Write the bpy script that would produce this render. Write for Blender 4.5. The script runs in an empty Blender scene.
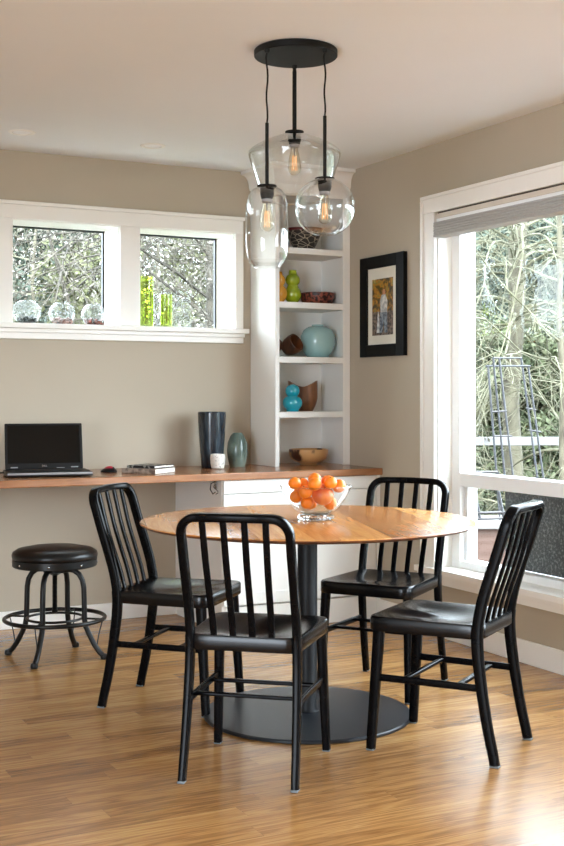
import bpy, bmesh, math, random
from math import sin, cos, pi, radians, sqrt, atan2
from mathutils import Vector, Matrix
random.seed(7)
S = bpy.context.scene
COL = S.collection
H = 1.226                      # eye height; the camera stands at the room's origin

# ------------------------------------------------------------------ materials
def _new(name):
    m = bpy.data.materials.new(name); m.use_nodes = True
    nt = m.node_tree; nt.nodes.clear()
    return m, nt, nt.nodes, nt.links
def rgb(c): return (c[0], c[1], c[2], 1.0)
def srgb(r, g, b):
    f = lambda v: (v/255/12.92) if v/255 <= .04045 else ((v/255+.055)/1.055)**2.4
    return (f(r), f(g), f(b))
def plain(name, c, rough=.5, metal=0., var=.06, nscale=12., bump=.0, bscale=200., coat=0., emit=None, estr=0., spec=.5):
    m, nt, N, L = _new(name)
    out = N.new('ShaderNodeOutputMaterial'); p = N.new('ShaderNodeBsdfPrincipled')
    L.new(p.outputs[0], out.inputs[0])
    tc = N.new('ShaderNodeTexCoord'); nz = N.new('ShaderNodeTexNoise'); nz.inputs['Scale'].default_value = nscale
    nz.inputs['Detail'].default_value = 3
    L.new(tc.outputs['Object'], nz.inputs['Vector'])
    r = N.new('ShaderNodeValToRGB')
    r.color_ramp.elements[0].position = .3; r.color_ramp.elements[1].position = .7
    r.color_ramp.elements[0].color = rgb([v*(1-var) for v in c]); r.color_ramp.elements[1].color = rgb([min(1, v*(1+var)) for v in c])
    L.new(nz.outputs[0], r.inputs[0]); L.new(r.outputs[0], p.inputs['Base Color'])
    p.inputs['Roughness'].default_value = rough; p.inputs['Metallic'].default_value = metal
    p.inputs['Coat Weight'].default_value = coat; p.inputs['Coat Roughness'].default_value = .08
    p.inputs['Specular IOR Level'].default_value = spec
    if emit: p.inputs['Emission Color'].default_value = rgb(emit); p.inputs['Emission Strength'].default_value = estr
    if bump:
        n2 = N.new('ShaderNodeTexNoise'); n2.inputs['Scale'].default_value = bscale; L.new(tc.outputs['Object'], n2.inputs['Vector'])
        b = N.new('ShaderNodeBump'); b.inputs['Strength'].default_value = bump; b.inputs['Distance'].default_value = .002
        L.new(n2.outputs[0], b.inputs['Height']); L.new(b.outputs[0], p.inputs['Normal'])
    return m
def speckle(name, c1, c2, scale=60, lo=.45, hi=.55, rough=.5, kind='noise', stretch=(1,1,1)):
    m, nt, N, L = _new(name)
    out = N.new('ShaderNodeOutputMaterial'); p = N.new('ShaderNodeBsdfPrincipled'); L.new(p.outputs[0], out.inputs[0])
    tc = N.new('ShaderNodeTexCoord'); mp = N.new('ShaderNodeMapping'); mp.inputs['Scale'].default_value = stretch
    L.new(tc.outputs['Object'], mp.inputs[0])
    if kind == 'noise':
        t = N.new('ShaderNodeTexNoise'); t.inputs['Detail'].default_value = 4
    elif kind == 'voronoi':
        t = N.new('ShaderNodeTexVoronoi')
    elif kind == 'edge':
        t = N.new('ShaderNodeTexVoronoi'); t.feature = 'DISTANCE_TO_EDGE'
    t.inputs['Scale'].default_value = scale
    L.new(mp.outputs[0], t.inputs['Vector'])
    r = N.new('ShaderNodeValToRGB'); r.color_ramp.elements[0].position = lo; r.color_ramp.elements[1].position = hi
    r.color_ramp.elements[0].color = rgb(c1); r.color_ramp.elements[1].color = rgb(c2)
    L.new(t.outputs[0], r.inputs[0]); L.new(r.outputs[0], p.inputs['Base Color']); p.inputs['Roughness'].default_value = rough
    return m
def math_node(N, L, op, a, b=None):
    n = N.new('ShaderNodeMath'); n.operation = op
    for i, v in enumerate((a, b)):
        if v is None: continue
        if isinstance(v, (int, float)): n.inputs[i].default_value = v
        else: L.new(v, n.inputs[i])
    return n.outputs[0]
def wood(name, cols, plank=(1.1, .0572), rot=0., rough=.3, grain=(1.6, 26), gap=.0007, gapdark=.55, gstr=.5, coat=0., tonespread=1., bumps=.15, rvar=.0, spec=.5):
    """strips running along local X after rotation; every strip has its own tone and grain"""
    m, nt, N, L = _new(name)
    out = N.new('ShaderNodeOutputMaterial'); p = N.new('ShaderNodeBsdfPrincipled'); L.new(p.outputs[0], out.inputs[0])
    tc = N.new('ShaderNodeTexCoord'); mp = N.new('ShaderNodeMapping'); mp.inputs['Rotation'].default_value = (0, 0, rot)
    L.new(tc.outputs['Object'], mp.inputs[0])
    sx = N.new('ShaderNodeSeparateXYZ'); L.new(mp.outputs[0], sx.inputs[0])
    row = math_node(N, L, 'FLOOR', math_node(N, L, 'DIVIDE', sx.outputs[1], plank[1]))
    wn = N.new('ShaderNodeTexWhiteNoise'); wn.noise_dimensions = '1D'; L.new(row, wn.inputs['W'])
    xs = math_node(N, L, 'ADD', math_node(N, L, 'DIVIDE', sx.outputs[0], plank[0]), math_node(N, L, 'MULTIPLY', wn.outputs[0], 7.3))
    colid = math_node(N, L, 'FLOOR', xs)
    idn = math_node(N, L, 'ADD', math_node(N, L, 'MULTIPLY', row, 17.13), math_node(N, L, 'MULTIPLY', colid, 3.71))
    w2 = N.new('ShaderNodeTexWhiteNoise'); w2.noise_dimensions = '1D'; L.new(idn, w2.inputs['W'])
    cid = w2.outputs[0]
    # grain
    cv = N.new('ShaderNodeCombineXYZ')
    L.new(math_node(N, L, 'MULTIPLY', sx.outputs[0], grain[0]), cv.inputs[0])
    L.new(math_node(N, L, 'MULTIPLY', sx.outputs[1], grain[1]), cv.inputs[1])
    L.new(math_node(N, L, 'MULTIPLY', sx.outputs[2], grain[1]), cv.inputs[2])
    g = N.new('ShaderNodeTexNoise'); g.noise_dimensions = '4D'; g.inputs['Scale'].default_value = 1.; g.inputs['Detail'].default_value = 5
    g.inputs['Distortion'].default_value = .6
    L.new(cv.outputs[0], g.inputs['Vector']); L.new(math_node(N, L, 'MULTIPLY', cid, 31.), g.inputs['W'])
    rings = math_node(N, L, 'PINGPONG', math_node(N, L, 'MULTIPLY', g.outputs[0], 11.), 1.)
    fine = N.new('ShaderNodeTexNoise'); fine.inputs['Scale'].default_value = 1.; fine.inputs['Detail'].default_value = 6
    cv2 = N.new('ShaderNodeCombineXYZ')
    L.new(math_node(N, L, 'MULTIPLY', sx.outputs[0], 9.), cv2.inputs[0]); L.new(math_node(N, L, 'MULTIPLY', sx.outputs[1], 330.), cv2.inputs[1])
    L.new(cid, cv2.inputs[2]); L.new(cv2.outputs[0], fine.inputs['Vector'])
    t = math_node(N, L, 'ADD', math_node(N, L, 'MULTIPLY', cid, .62*tonespread), math_node(N, L, 'MULTIPLY', rings, .30*gstr*2))
    t = math_node(N, L, 'ADD', t, math_node(N, L, 'MULTIPLY', fine.outputs[0], .42)); t = math_node(N, L, 'SUBTRACT', t, .10)
    r = N.new('ShaderNodeValToRGB'); cr = r.color_ramp
    while len(cr.elements) < len(cols): cr.elements.new(.5)
    for i, c in enumerate(cols): cr.elements[i].position = i/(len(cols)-1)*.95+.02; cr.elements[i].color = rgb(c)
    L.new(t, r.inputs[0])
    # gaps between strips
    fy = math_node(N, L, 'FRACT', math_node(N, L, 'DIVIDE', sx.outputs[1], plank[1])); fx = math_node(N, L, 'FRACT', xs)
    e = math_node(N, L, 'MAXIMUM', math_node(N, L, 'LESS_THAN', fy, gap*2/plank[1]), math_node(N, L, 'LESS_THAN', fx, gap*2/plank[0]))
    mx = N.new('ShaderNodeMixRGB'); mx.blend_type = 'MULTIPLY'; L.new(e, mx.inputs[0]); L.new(r.outputs[0], mx.inputs[1]); mx.inputs[2].default_value = (gapdark,)*3+(1,)
    L.new(mx.outputs[0], p.inputs['Base Color'])
    p.inputs['Roughness'].default_value = rough; p.inputs['Coat Weight'].default_value = coat; p.inputs['Coat Roughness'].default_value = .12
    p.inputs['Specular IOR Level'].default_value = spec
    b = N.new('ShaderNodeBump'); b.inputs['Strength'].default_value = bumps; b.inputs['Distance'].default_value = .001
    L.new(g.outputs[0], b.inputs['Height']); L.new(b.outputs[0], p.inputs['Normal'])
    return m
def clear_glass(name, tint=(1,1,1), refl=.9, power=3.0, base=.04, rough=.0, edge=(.75,.78,.78)):
    m, nt, N, L = _new(name)
    out = N.new('ShaderNodeOutputMaterial'); lw = N.new('ShaderNodeLayerWeight'); lw.inputs['Blend'].default_value = .5
    f = math_node(N, L, 'POWER', lw.outputs['Facing'], power)
    f2 = math_node(N, L, 'ADD', math_node(N, L, 'MULTIPLY', f, refl), base)
    tr = N.new('ShaderNodeBsdfTransparent'); gl = N.new('ShaderNodeBsdfGlossy'); gl.inputs['Roughness'].default_value = rough
    mc = N.new('ShaderNodeMixRGB'); L.new(f, mc.inputs[0]); mc.inputs[1].default_value = rgb(tint); mc.inputs[2].default_value = rgb([a*b for a, b in zip(tint, edge)])
    # slight waviness of blown glass
    tc = N.new('ShaderNodeTexCoord'); nz = N.new('ShaderNodeTexNoise'); nz.inputs['Scale'].default_value = 9.; L.new(tc.outputs['Object'], nz.inputs['Vector'])
    b = N.new('ShaderNodeBump'); b.inputs['Strength'].default_value = .25; b.inputs['Distance'].default_value = .01; L.new(nz.outputs[0], b.inputs['Height']); L.new(b.outputs[0], gl.inputs['Normal'])
    L.new(mc.outputs[0], tr.inputs[0]); gl.inputs[0].default_value = (.95,.97,.97,1)
    mx = N.new('ShaderNodeMixShader'); L.new(f2, mx.inputs[0]); L.new(tr.outputs[0], mx.inputs[1]); L.new(gl.outputs[0], mx.inputs[2]); L.new(mx.outputs[0], out.inputs[0])
    return m
def solid_glass(name, tint=(.97,.98,.98), ior=1.45, rough=0.):
    m, nt, N, L = _new(name)
    out = N.new('ShaderNodeOutputMaterial'); p = N.new('ShaderNodeBsdfPrincipled'); L.new(p.outputs[0], out.inputs[0])
    tc = N.new('ShaderNodeTexCoord'); nz = N.new('ShaderNodeTexNoise'); nz.inputs['Scale'].default_value = 14.; L.new(tc.outputs['Object'], nz.inputs['Vector'])
    r = N.new('ShaderNodeValToRGB'); r.color_ramp.elements[0].color = rgb([v*.93 for v in tint]); r.color_ramp.elements[1].color = rgb(tint)
    L.new(nz.outputs[0], r.inputs[0]); L.new(r.outputs[0], p.inputs['Base Color'])
    p.inputs['Transmission Weight'].default_value = 1; p.inputs['Roughness'].default_value = rough; p.inputs['IOR'].default_value = ior
    return m

M = {}
M['wall'] = plain('wall_paint', srgb(180,169,151), .75, var=.015, nscale=3, bump=.08, bscale=350)
M['ceiling'] = plain('ceiling_paint', srgb(232,234,236), .85, var=.01, nscale=2, bump=.05, bscale=300)
M['trim'] = plain('white_trim_paint', srgb(240,238,233), .38, var=.01, nscale=4)
M['cab'] = plain('white_cabinet_paint', srgb(234,233,229), .6, var=.01, nscale=4, spec=.3)
M['vinyl'] = plain('white_vinyl', srgb(244,246,247), .35, var=.01)
M['floor'] = wood('oak_floor', [srgb(92,60,32), srgb(142,99,54), srgb(172,126,74), srgb(193,150,95), srgb(210,171,116)], plank=(1.25,.083), rough=.26, grain=(2.0,30), gstr=.5, tonespread=.5, gapdark=.55, gap=.0005, spec=.6, rvar=0, bumps=.3)
M['table'] = wood('acacia_tabletop', [srgb(122,72,32), srgb(168,108,54), srgb(198,138,76), srgb(216,162,98)], plank=(3.,.088), rot=-radians(71.5), rough=.22, grain=(2.,16), gstr=.3, gap=.0002, gapdark=.8, spec=.8)
M['desk'] = wood('cherry_worktop', [srgb(110,68,42), srgb(154,104,68), srgb(178,126,86), srgb(194,144,104)], plank=(4.,.2), rough=.22, grain=(1.3,14), gstr=.25, gap=.0001, tonespread=.5, spec=.6)
M['tedge'] = speckle('dark_table_edge_grain', srgb(70,40,22), srgb(120,72,38), 30, .35, .65, .4)
M['chair'] = plain('satin_black_chair', (.0025,.0025,.003), .22, spec=.09, var=.15, nscale=30, bump=.03, bscale=500)
M['seat'] = plain('satin_black_seat', (.004,.004,.0045), .22, spec=.30, var=.15, nscale=30, bump=.03, bscale=400)
M['glide'] = plain('clear_plastic_glide', (.16,.19,.21), .2, var=.1)
M['base'] = plain('matte_black_steel', (.013,.015,.019), .38, spec=.4, var=.1, bump=.06, bscale=600)
M['column'] = plain('matte_black_column', (.006,.007,.009), .45, var=.1, spec=.25, bump=.06, bscale=600)
M['black'] = plain('black_powder_coat', (.007,.0065,.006), .5, spec=.2, var=.1)
M['leather'] = plain('black_leather', (.006,.0055,.0055), .3, spec=.35, var=.2, nscale=60, bump=.2, bscale=260)
M['gun'] = plain('gunmetal', (.009,.0088,.0085), .34, metal=.2, spec=.35, var=.2)
M['steel'] = plain('bright_steel', (.6,.6,.6), .25, metal=1., var=.05)
M['laptop'] = plain('laptop_black_plastic', (.007,.007,.0075), .42, spec=.25, var=.1, bump=.02)
M['screen'] = plain('screen_dark_glass', (.004,.0035,.003), .2, spec=.2, var=.1)
M['silver'] = plain('silver_plastic', (.28,.28,.29), .35, var=.08)
M['key'] = speckle('keyboard_keys', (.01,.01,.01), (.04,.04,.045), 90, .4, .6, .5)
M['frameblk'] = plain('black_stained_frame', (.006,.0055,.0055), .5, spec=.12, var=.2, nscale=40, bump=.03)
M['mat'] = plain('cream_mat_board', srgb(222,218,205), .85, var=.02, bump=.03, bscale=500)
M['winglass'] = clear_glass('window_glass', (.97,.985,.98), refl=.45, power=4.5, base=.008, edge=(.85,.9,.88))
M['pglass'] = clear_glass('pendant_glass', (.965,.965,.96), refl=.85, power=2.0, base=.05, edge=(.50,.52,.52))
M['bowlglass'] = clear_glass('thin_bowl_glass', (.97,.98,.98), refl=.6, power=2.6, base=.06, edge=(.6,.63,.63))
M['footglass'] = solid_glass('cut_glass')
def crackle_glass(name):
    m, nt, N, L = _new(name)
    out = N.new('ShaderNodeOutputMaterial'); lw = N.new('ShaderNodeLayerWeight'); lw.inputs['Blend'].default_value = .5
    tc = N.new('ShaderNodeTexCoord'); v = N.new('ShaderNodeTexVoronoi'); v.feature = 'DISTANCE_TO_EDGE'; v.inputs['Scale'].default_value = 55; L.new(tc.outputs['Object'], v.inputs['Vector'])
    cr = math_node(N, L, 'LESS_THAN', v.outputs[0], .07)
    f = math_node(N, L, 'ADD', math_node(N, L, 'MULTIPLY', lw.outputs['Facing'], .25), math_node(N, L, 'MULTIPLY', cr, .22))
    f = math_node(N, L, 'ADD', f, .04)
    tr = N.new('ShaderNodeBsdfTransparent'); tr.inputs[0].default_value = (.96,.98,.97,1)
    tl = N.new('ShaderNodeBsdfTranslucent'); tl.inputs[0].default_value = (.30,.31,.31,1); gl = N.new('ShaderNodeBsdfGlossy'); gl.inputs['Roughness'].default_value = .15
    a = N.new('ShaderNodeMixShader'); a.inputs[0].default_value = .4; L.new(tl.outputs[0], a.inputs[1]); L.new(gl.outputs[0], a.inputs[2])
    mx = N.new('ShaderNodeMixShader'); L.new(f, mx.inputs[0]); L.new(tr.outputs[0], mx.inputs[1]); L.new(a.outputs[0], mx.inputs[2]); L.new(mx.outputs[0], out.inputs[0])
    return m
M['sillglass'] = crackle_glass('crackled_bowl_glass')
M['greenglass'] = clear_glass('green_glass', (.80,.86,.44), refl=.35, power=2.5, base=.05, edge=(.55,.6,.3))
M['bulbglass'] = clear_glass('bulb_glass', (.98,.95,.88), refl=.6, power=2.5, base=.05, edge=(.6,.6,.55))
M['filament'] = plain('amber_filament', (.9,.45,.12), .4, emit=(1.,.45,.10), estr=.6)
M['blind'] = plain('grey_blind_fabric', srgb(176,176,174), .85, var=.03, nscale=90, bump=.15, bscale=400)
M['slotshade'] = plain('dark_brown_slot_shade', srgb(70,58,46), .6)  # brown standing in for the shade in the slot above the blind
M['fascia'] = plain('pale_blind_fascia', srgb(212,203,190), .6, var=.02)
M['greenpot'] = plain('lime_glaze', srgb(150,168,30), .15, var=.12, nscale=8, coat=.4)
M['amber'] = plain('amber_glaze', srgb(232,168,66), .18, var=.1, nscale=8, coat=.3)
M['turq'] = plain('turquoise_glaze', srgb(20,150,170), .12, var=.12, nscale=9, coat=.5)
M['paleblue'] = plain('pale_blue_glaze', srgb(150,188,190), .14, var=.05, nscale=7, coat=.5)
M['darkglaze'] = speckle('dark_blue_grey_glaze', (.012,.016,.022), (.045,.065,.085), 6, .42, .7, .14, stretch=(6,6,1))
M['greyglaze'] = speckle('grey_green_glaze', srgb(84,98,90), srgb(132,146,134), 8, .4, .65, .16)
M['whitecup'] = speckle('white_speckled_ceramic', srgb(60,58,55), srgb(225,222,215), 150, .30, .42, .5)
M['turnwood'] = speckle('turned_two_tone_wood', srgb(70,34,18), srgb(206,158,104), 7.5, .40, .45, .3, stretch=(1,1,.6))
M['brownwood'] = speckle('brown_turned_wood', srgb(74,40,22), srgb(142,92,56), 6, .35, .7, .35, stretch=(5,5,.8))
M['darkwood'] = speckle('dark_walnut', srgb(46,24,14), srgb(104,58,30), 7, .35, .7, .3, stretch=(5,1,1))
M['geo'] = speckle('black_and_bone_pattern', srgb(168,158,140), (.014,.011,.010), 26, .035, .05, .5, kind='edge', stretch=(1,1,1.6))
M['redband'] = plain('dark_red_lacquer', srgb(82,22,22), .35)
M['carved'] = speckle('carved_dark_red_wood', srgb(38,16,14), srgb(140,70,54), 55, .44, .52, .45)
M['orange'] = plain('orange_peel', srgb(238,128,22), .42, var=.08, nscale=20, bump=.25, bscale=420)
M['apple'] = speckle('red_apple_skin', srgb(196,70,40), srgb(232,150,84), 14, .35, .7, .3, stretch=(1,1,.5))
M['stem'] = plain('dry_brown_stem', (.10,.06,.03), .7)
M['pink'] = plain('pink_mouse_shell', srgb(190,40,70), .3, var=.1)
M['paper'] = plain('book_pages', srgb(226,222,212), .8, var=.04, nscale=60)
M['greycover'] = speckle('grey_brown_book_cover', srgb(110,98,90), srgb(168,154,142), 40, .4, .6, .6)
M['blackcover'] = speckle('black_book_cover', (.015,.015,.016), srgb(170,170,165), 45, .56, .62, .35, stretch=(1,1,1))
M['pebbledark'] = speckle('dark_pebbles', (.03,.035,.035), (.14,.15,.14), 60, .4, .6, .5)
M['pebblered'] = speckle('red_brown_pebbles', srgb(96,56,46), srgb(190,150,138), 60, .4, .6, .5)
M['pebblemix'] = speckle('mixed_dark_pebbles', srgb(36,48,44), srgb(150,70,50), 45, .45, .6, .5)
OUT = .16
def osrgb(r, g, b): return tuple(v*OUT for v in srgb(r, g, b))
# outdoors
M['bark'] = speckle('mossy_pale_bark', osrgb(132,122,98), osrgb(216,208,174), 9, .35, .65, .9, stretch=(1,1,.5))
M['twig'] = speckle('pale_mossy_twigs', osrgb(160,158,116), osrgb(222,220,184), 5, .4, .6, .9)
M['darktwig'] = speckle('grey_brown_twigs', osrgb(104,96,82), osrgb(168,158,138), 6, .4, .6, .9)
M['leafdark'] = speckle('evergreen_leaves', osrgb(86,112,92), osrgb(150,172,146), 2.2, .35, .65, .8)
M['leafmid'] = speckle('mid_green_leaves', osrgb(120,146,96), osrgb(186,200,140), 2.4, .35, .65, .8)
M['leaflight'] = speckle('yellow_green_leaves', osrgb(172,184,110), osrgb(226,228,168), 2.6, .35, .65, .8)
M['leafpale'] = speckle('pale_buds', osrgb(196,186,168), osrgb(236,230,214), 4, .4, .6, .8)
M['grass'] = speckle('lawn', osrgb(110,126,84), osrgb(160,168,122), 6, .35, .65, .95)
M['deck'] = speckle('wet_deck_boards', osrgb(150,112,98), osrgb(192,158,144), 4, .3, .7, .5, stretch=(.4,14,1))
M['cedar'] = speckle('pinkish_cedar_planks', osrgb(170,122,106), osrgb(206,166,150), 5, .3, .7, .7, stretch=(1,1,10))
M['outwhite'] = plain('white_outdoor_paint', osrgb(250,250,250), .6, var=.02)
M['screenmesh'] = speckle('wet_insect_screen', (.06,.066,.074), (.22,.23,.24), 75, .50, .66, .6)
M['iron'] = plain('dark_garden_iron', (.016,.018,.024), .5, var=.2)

# ------------------------------------------------------------------ mesh builder
class MB:
    def __init__(s): s.v = []; s.f = []; s.mi = []; s.cur = 0
    def add(s, vs, fs):
        o = len(s.v); s.v += [tuple(v) for v in vs]; s.f += [tuple(i+o for i in f) for f in fs]; s.mi += [s.cur]*len(fs); return s
    def box(s, x0, x1, y0, y1, z0, z1, mat=None):
        vs = [(x, y, z) for x in (x0, x1) for y in (y0, y1) for z in (z0, z1)]
        if mat is not None: vs = [tuple(mat @ Vector(v)) for v in vs]
        return s.add(vs, [(0,1,3,2),(4,6,7,5),(0,4,5,1),(2,3,7,6),(0,2,6,4),(1,5,7,3)])
    def lathe(s, prof, c=(0,0,0), seg=40, mat=None, caps=True):
        vs = []; fs = []
        n = len(prof)
        for i, (r, z) in enumerate(prof):
            for k in range(seg):
                a = 2*pi*k/seg; v = Vector((r*cos(a), r*sin(a), z))
                if mat is not None: v = mat @ v
                vs.append((v[0]+c[0], v[1]+c[1], v[2]+c[2]))
        for i in range(n-1):
            for k in range(seg):
                k2 = (k+1) % seg; fs.append((i*seg+k, i*seg+k2, (i+1)*seg+k2, (i+1)*seg+k))
        if caps:
            if prof[0][0] > 1e-5: fs.append(tuple(reversed(range(seg))))
            if prof[-1][0] > 1e-5: fs.append(tuple((n-1)*seg+k for k in range(seg)))
        return s.add(vs, fs)
    def sweep(s, path, sec, side=None, closed=False, cap=True, scales=None):
        """section = list of (a,b); a along B (lateral), b along the given side vector field"""
        P = [Vector(p) for p in path]; n = len(P); m = len(sec); vs = []; fs = []
        prevN = None
        for i, p in enumerate(P):
            t = (P[(i+1) % n]-P[i-1]) if closed or 0 < i < n-1 else (P[1]-P[0] if i == 0 else P[-1]-P[-2])
            t.normalize()
            if side is not None:
                N = Vector(side(i) if callable(side) else side)
            else:
                N = prevN if prevN is not None else (Vector((0,0,1)) if abs(t.z) < .9 else Vector((1,0,0)))
            N = (N - t*N.dot(t)).normalized(); prevN = N
            B = t.cross(N)
            sc = scales[i] if scales else 1.
            for a, b in sec: vs.append(tuple(p + B*a*sc + N*b*sc))
        for i in range(n if closed else n-1):
            i2 = (i+1) % n
            for k in range(m):
                k2 = (k+1) % m; fs.append((i*m+k, i*m+k2, i2*m+k2, i2*m+k))
        if cap and not closed: fs.append(tuple(reversed(range(m)))); fs.append(tuple((n-1)*m+k for k in range(m)))
        return s.add(vs, fs)
    def tube(s, path, r, seg=8, closed=False, radii=None):
        sec = [(cos(2*pi*k/seg)*r, sin(2*pi*k/seg)*r) for k in range(seg)]
        return s.sweep(path, sec, closed=closed, scales=[q/r for q in radii] if radii else None)
    def sphere(s, c, r, seg=24, rings=14, sc=(1,1,1)):
        prof = [(max(1e-6, r*sin(pi*i/rings)), -r*cos(pi*i/rings)) for i in range(rings+1)]
        mat = Matrix.Diagonal((sc[0], sc[1], sc[2], 1))
        return s.lathe(prof, c, seg, mat)
    def build(s, name, mat, parent=None, smooth=True, bevel=0., angle=40, loc=None, rz=0.):
        me = bpy.data.meshes.new(name); me.from_pydata(s.v, [], s.f)
        mats = mat if isinstance(mat, (list, tuple)) else [mat]
        for m in mats: me.materials.append(M[m])
        if len(mats) > 1:
            for p, i in zip(me.polygons, s.mi): p.material_index = i
        bm = bmesh.new(); bm.from_mesh(me)
        bmesh.ops.recalc_face_normals(bm, faces=bm.faces); bm.to_mesh(me); bm.free()
        if smooth:
            for p in me.polygons: p.use_smooth = True
            me.set_sharp_from_angle(angle=radians(angle))
        o = bpy.data.objects.new(name, me); COL.objects.link(o)
        if parent is not None: o.parent = parent
        if loc is not None: o.location = loc
        if rz: o.rotation_euler = (0,0,rz)
        if bevel:
            b = o.modifiers.new('bevel', 'BEVEL'); b.width = bevel; b.segments = 2; b.limit_method = 'ANGLE'; b.angle_limit = radians(50)
        return o
def rrect(w, d, r=.006, n=3):
    pts = []
    for cx, cy, a0 in ((w/2-r, d/2-r, 0), (-w/2+r, d/2-r, 90), (-w/2+r, -d/2+r, 180), (w/2-r, -d/2+r, 270)):
        for k in range(n+1):
            a = radians(a0+90*k/n); pts.append((cx+r*cos(a), cy+r*sin(a)))
    return pts
def empty(name, loc=(0,0,0), rz=0.):
    o = bpy.data.objects.new(name, None); COL.objects.link(o); o.location = loc; o.rotation_euler = (0,0,rz); o.empty_display_size = .1
    return o
def tag(o, label, cat, group=None, kind=None):
    o['label'] = label; o['category'] = cat
    if group: o['group'] = group
    if kind: o['kind'] = kind
    return o
def struct(o, label=None):
    o['kind'] = 'structure'
    if label: o['label'] = label
    return o
def copy_tree(o, parent=None):
    c = o.copy(); COL.objects.link(c); c.parent = parent
    for ch in [k for k in COL.objects if k.parent == o]: copy_tree(ch, c)
    return c

# ------------------------------------------------------------------ room shell
BY = 6.24; RX = 3.52; CZ = 2.50; LX = -2.7; FY = -2.4
struct(MB().box(LX-.1, RX+.22, FY-.1, BY+.27, -.12, 0).build('floor', 'floor', smooth=False))
struct(MB().box(LX-.1, RX+.22, FY-.1, BY+.27, CZ, CZ+.14).build('ceiling', 'ceiling', smooth=False))
def wall_with_holes(name, axis, c0, c1, a0, a1, holes, mat='wall'):
    """axis 'x': wall runs along x between y=c0..c1"""
    b = MB(); xs = sorted({a0, a1} | {h[0] for h in holes} | {h[1] for h in holes})
    for i in range(len(xs)-1):
        s0, s1 = xs[i], xs[i+1]
        zs = [(0, CZ)]
        for h in holes:
            if h[0] <= s0+1e-6 and h[1] >= s1-1e-6: zs = [(0, h[2]), (h[3], CZ)]
        for z0, z1 in zs:
            if z1-z0 < 1e-4: continue
            if axis == 'x': b.box(s0, s1, c0, c1, z0, z1)
            else: b.box(c0, c1, s0, s1, z0, z1)
    return struct(b.build(name, mat, smooth=False))
W1 = (1.653, 2.242, 1.597, 2.142); W2 = (2.358, 2.935, 1.597, 2.142)
wall_with_holes('wall_back', 'x', BY, BY+.27, LX, RX+.22, [W1, W2])
W3 = (2.55, 5.06, .345, 2.145)
wall_with_holes('wall_right', 'y', RX, RX+.22, FY, BY, [W3, (-1.6, 1.7, .345, 2.145)])
wall_with_holes('wall_left', 'y', LX-.2, LX, FY, BY, [(-1.6, 1.2, .1, 2.1)])
wall_with_holes('wall_front', 'x', FY-.2, FY, LX, RX+.22, [])
struct(MB().box(LX, 2.573, BY-.015, BY, 0, .092).build('baseboard_back', 'trim', bevel=.003))
struct(MB().box(RX-.015, RX, FY, 5.62, 0, .105).build('baseboard_right', 'trim', bevel=.003))

# back windows: shared casing, sill and apron; jambs; panes
c = MB(); y0, y1 = BY-.022, BY
xr = 2.985
c.box(1.20, 1.653, y0, y1, 1.597, 2.142); c.box(2.242, 2.358, y0, y1, 1.597, 2.142); c.box(2.935, xr, y0, y1, 1.597, 2.142)
c.box(1.20, xr, y0, y1, 2.142, 2.215)
c.box(1.19, xr+.006, y0-.012, y1, 2.215, 2.235)
struct(c.build('trim_1', 'trim', bevel=.003), 'white casing round the two back windows')
c = MB().box(1.15, 3.005, BY-.06, BY, 1.570, 1.597); c.box(1.2, xr, BY-.024, BY, 1.515, 1.548); c.box(1.2, xr+.004, BY-.034, BY, 1.548, 1.570)
c.box(1.653, 2.242, BY, 6.46, 1.570, 1.5985); c.box(2.358, 2.935, BY, 6.46, 1.570, 1.5985)
struct(c.build('trim_2', 'trim', bevel=.003), 'white sill and apron under the two back windows')
for i, w in enumerate((W1, W2)):
    e = struct(empty('window_%d' % (i+1), ((w[0]+w[1])/2, 6.36, w[2])))
    hx = (w[1]-w[0])/2; hz = w[3]-w[2]
    j = MB().box(-hx, -hx+.004, -.12, .1, 0, hz).box(hx-.004, hx, -.12, .1, 0, hz).box(-hx, hx, -.12, .1, hz-.004, hz)
    j.box(-hx, hx, .1, .15, -.03, .002)
    j.build('jamb', 'trim', e, smooth=False)
    f = MB(); t = .009; yy = .125
    f.box(-hx, -hx+t, yy, yy+.02, 0, hz).box(hx-t, hx, yy, yy+.02, 0, hz).box(-hx, hx, yy, yy+.02, hz-t, hz).box(-hx, hx, yy, yy+.02, 0, t*.6)
    f.build('pane_seal', 'iron', e, smooth=False)
    MB().box(-hx+.002, hx-.002, .133, .137, .001, hz-.002).build('pane', 'winglass', e, smooth=False)

# big right window
e = struct(empty('window_3', (RX, (W3[0]+W3[1])/2, W3[2])))
def wx(b, x0, x1, ya, yb, z0, z1):   # world -> window_3 local
    return b.box(x0-RX, x1-RX, ya-(W3[0]+W3[1])/2, yb-(W3[0]+W3[1])/2, z0-W3[2], z1-W3[2])
b = MB()
wx(b, 3.498, RX, 5.06, 5.170, .345, 2.145); wx(b, 3.498, RX, 2.44, 2.55, .345, 2.145); wx(b, 3.498, RX, 2.44, 5.17, 2.145, 2.230)
wx(b, 3.490, 3.4982, 5.152, 5.176, .346, 2.218); wx(b, 3.490, 3.4982, 2.43, 5.176, 2.218, 2.237)
b.build('casing', 'trim', e, bevel=.003)
b = MB(); wx(b, 3.470, 3.519, 2.38, 5.20, .318, .347); wx(b, 3.519, 3.62, 2.551, 5.059, .346, .348); wx(b, 3.495, RX, 2.42, 5.18, .268, .298); wx(b, 3.484, RX, 2.41, 5.19, .298, .318)
b.build('sill', 'trim', e, bevel=.004)
b = MB(); wx(b, RX, 3.74, 5.052, 5.06, .345, 2.145); wx(b, RX, 3.74, 2.55, 2.556, .345, 2.145); wx(b, RX, 3.74, 2.55, 5.06, 2.139, 2.145)
b.build('jamb', 'trim', e, smooth=False)
b = MB()
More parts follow.
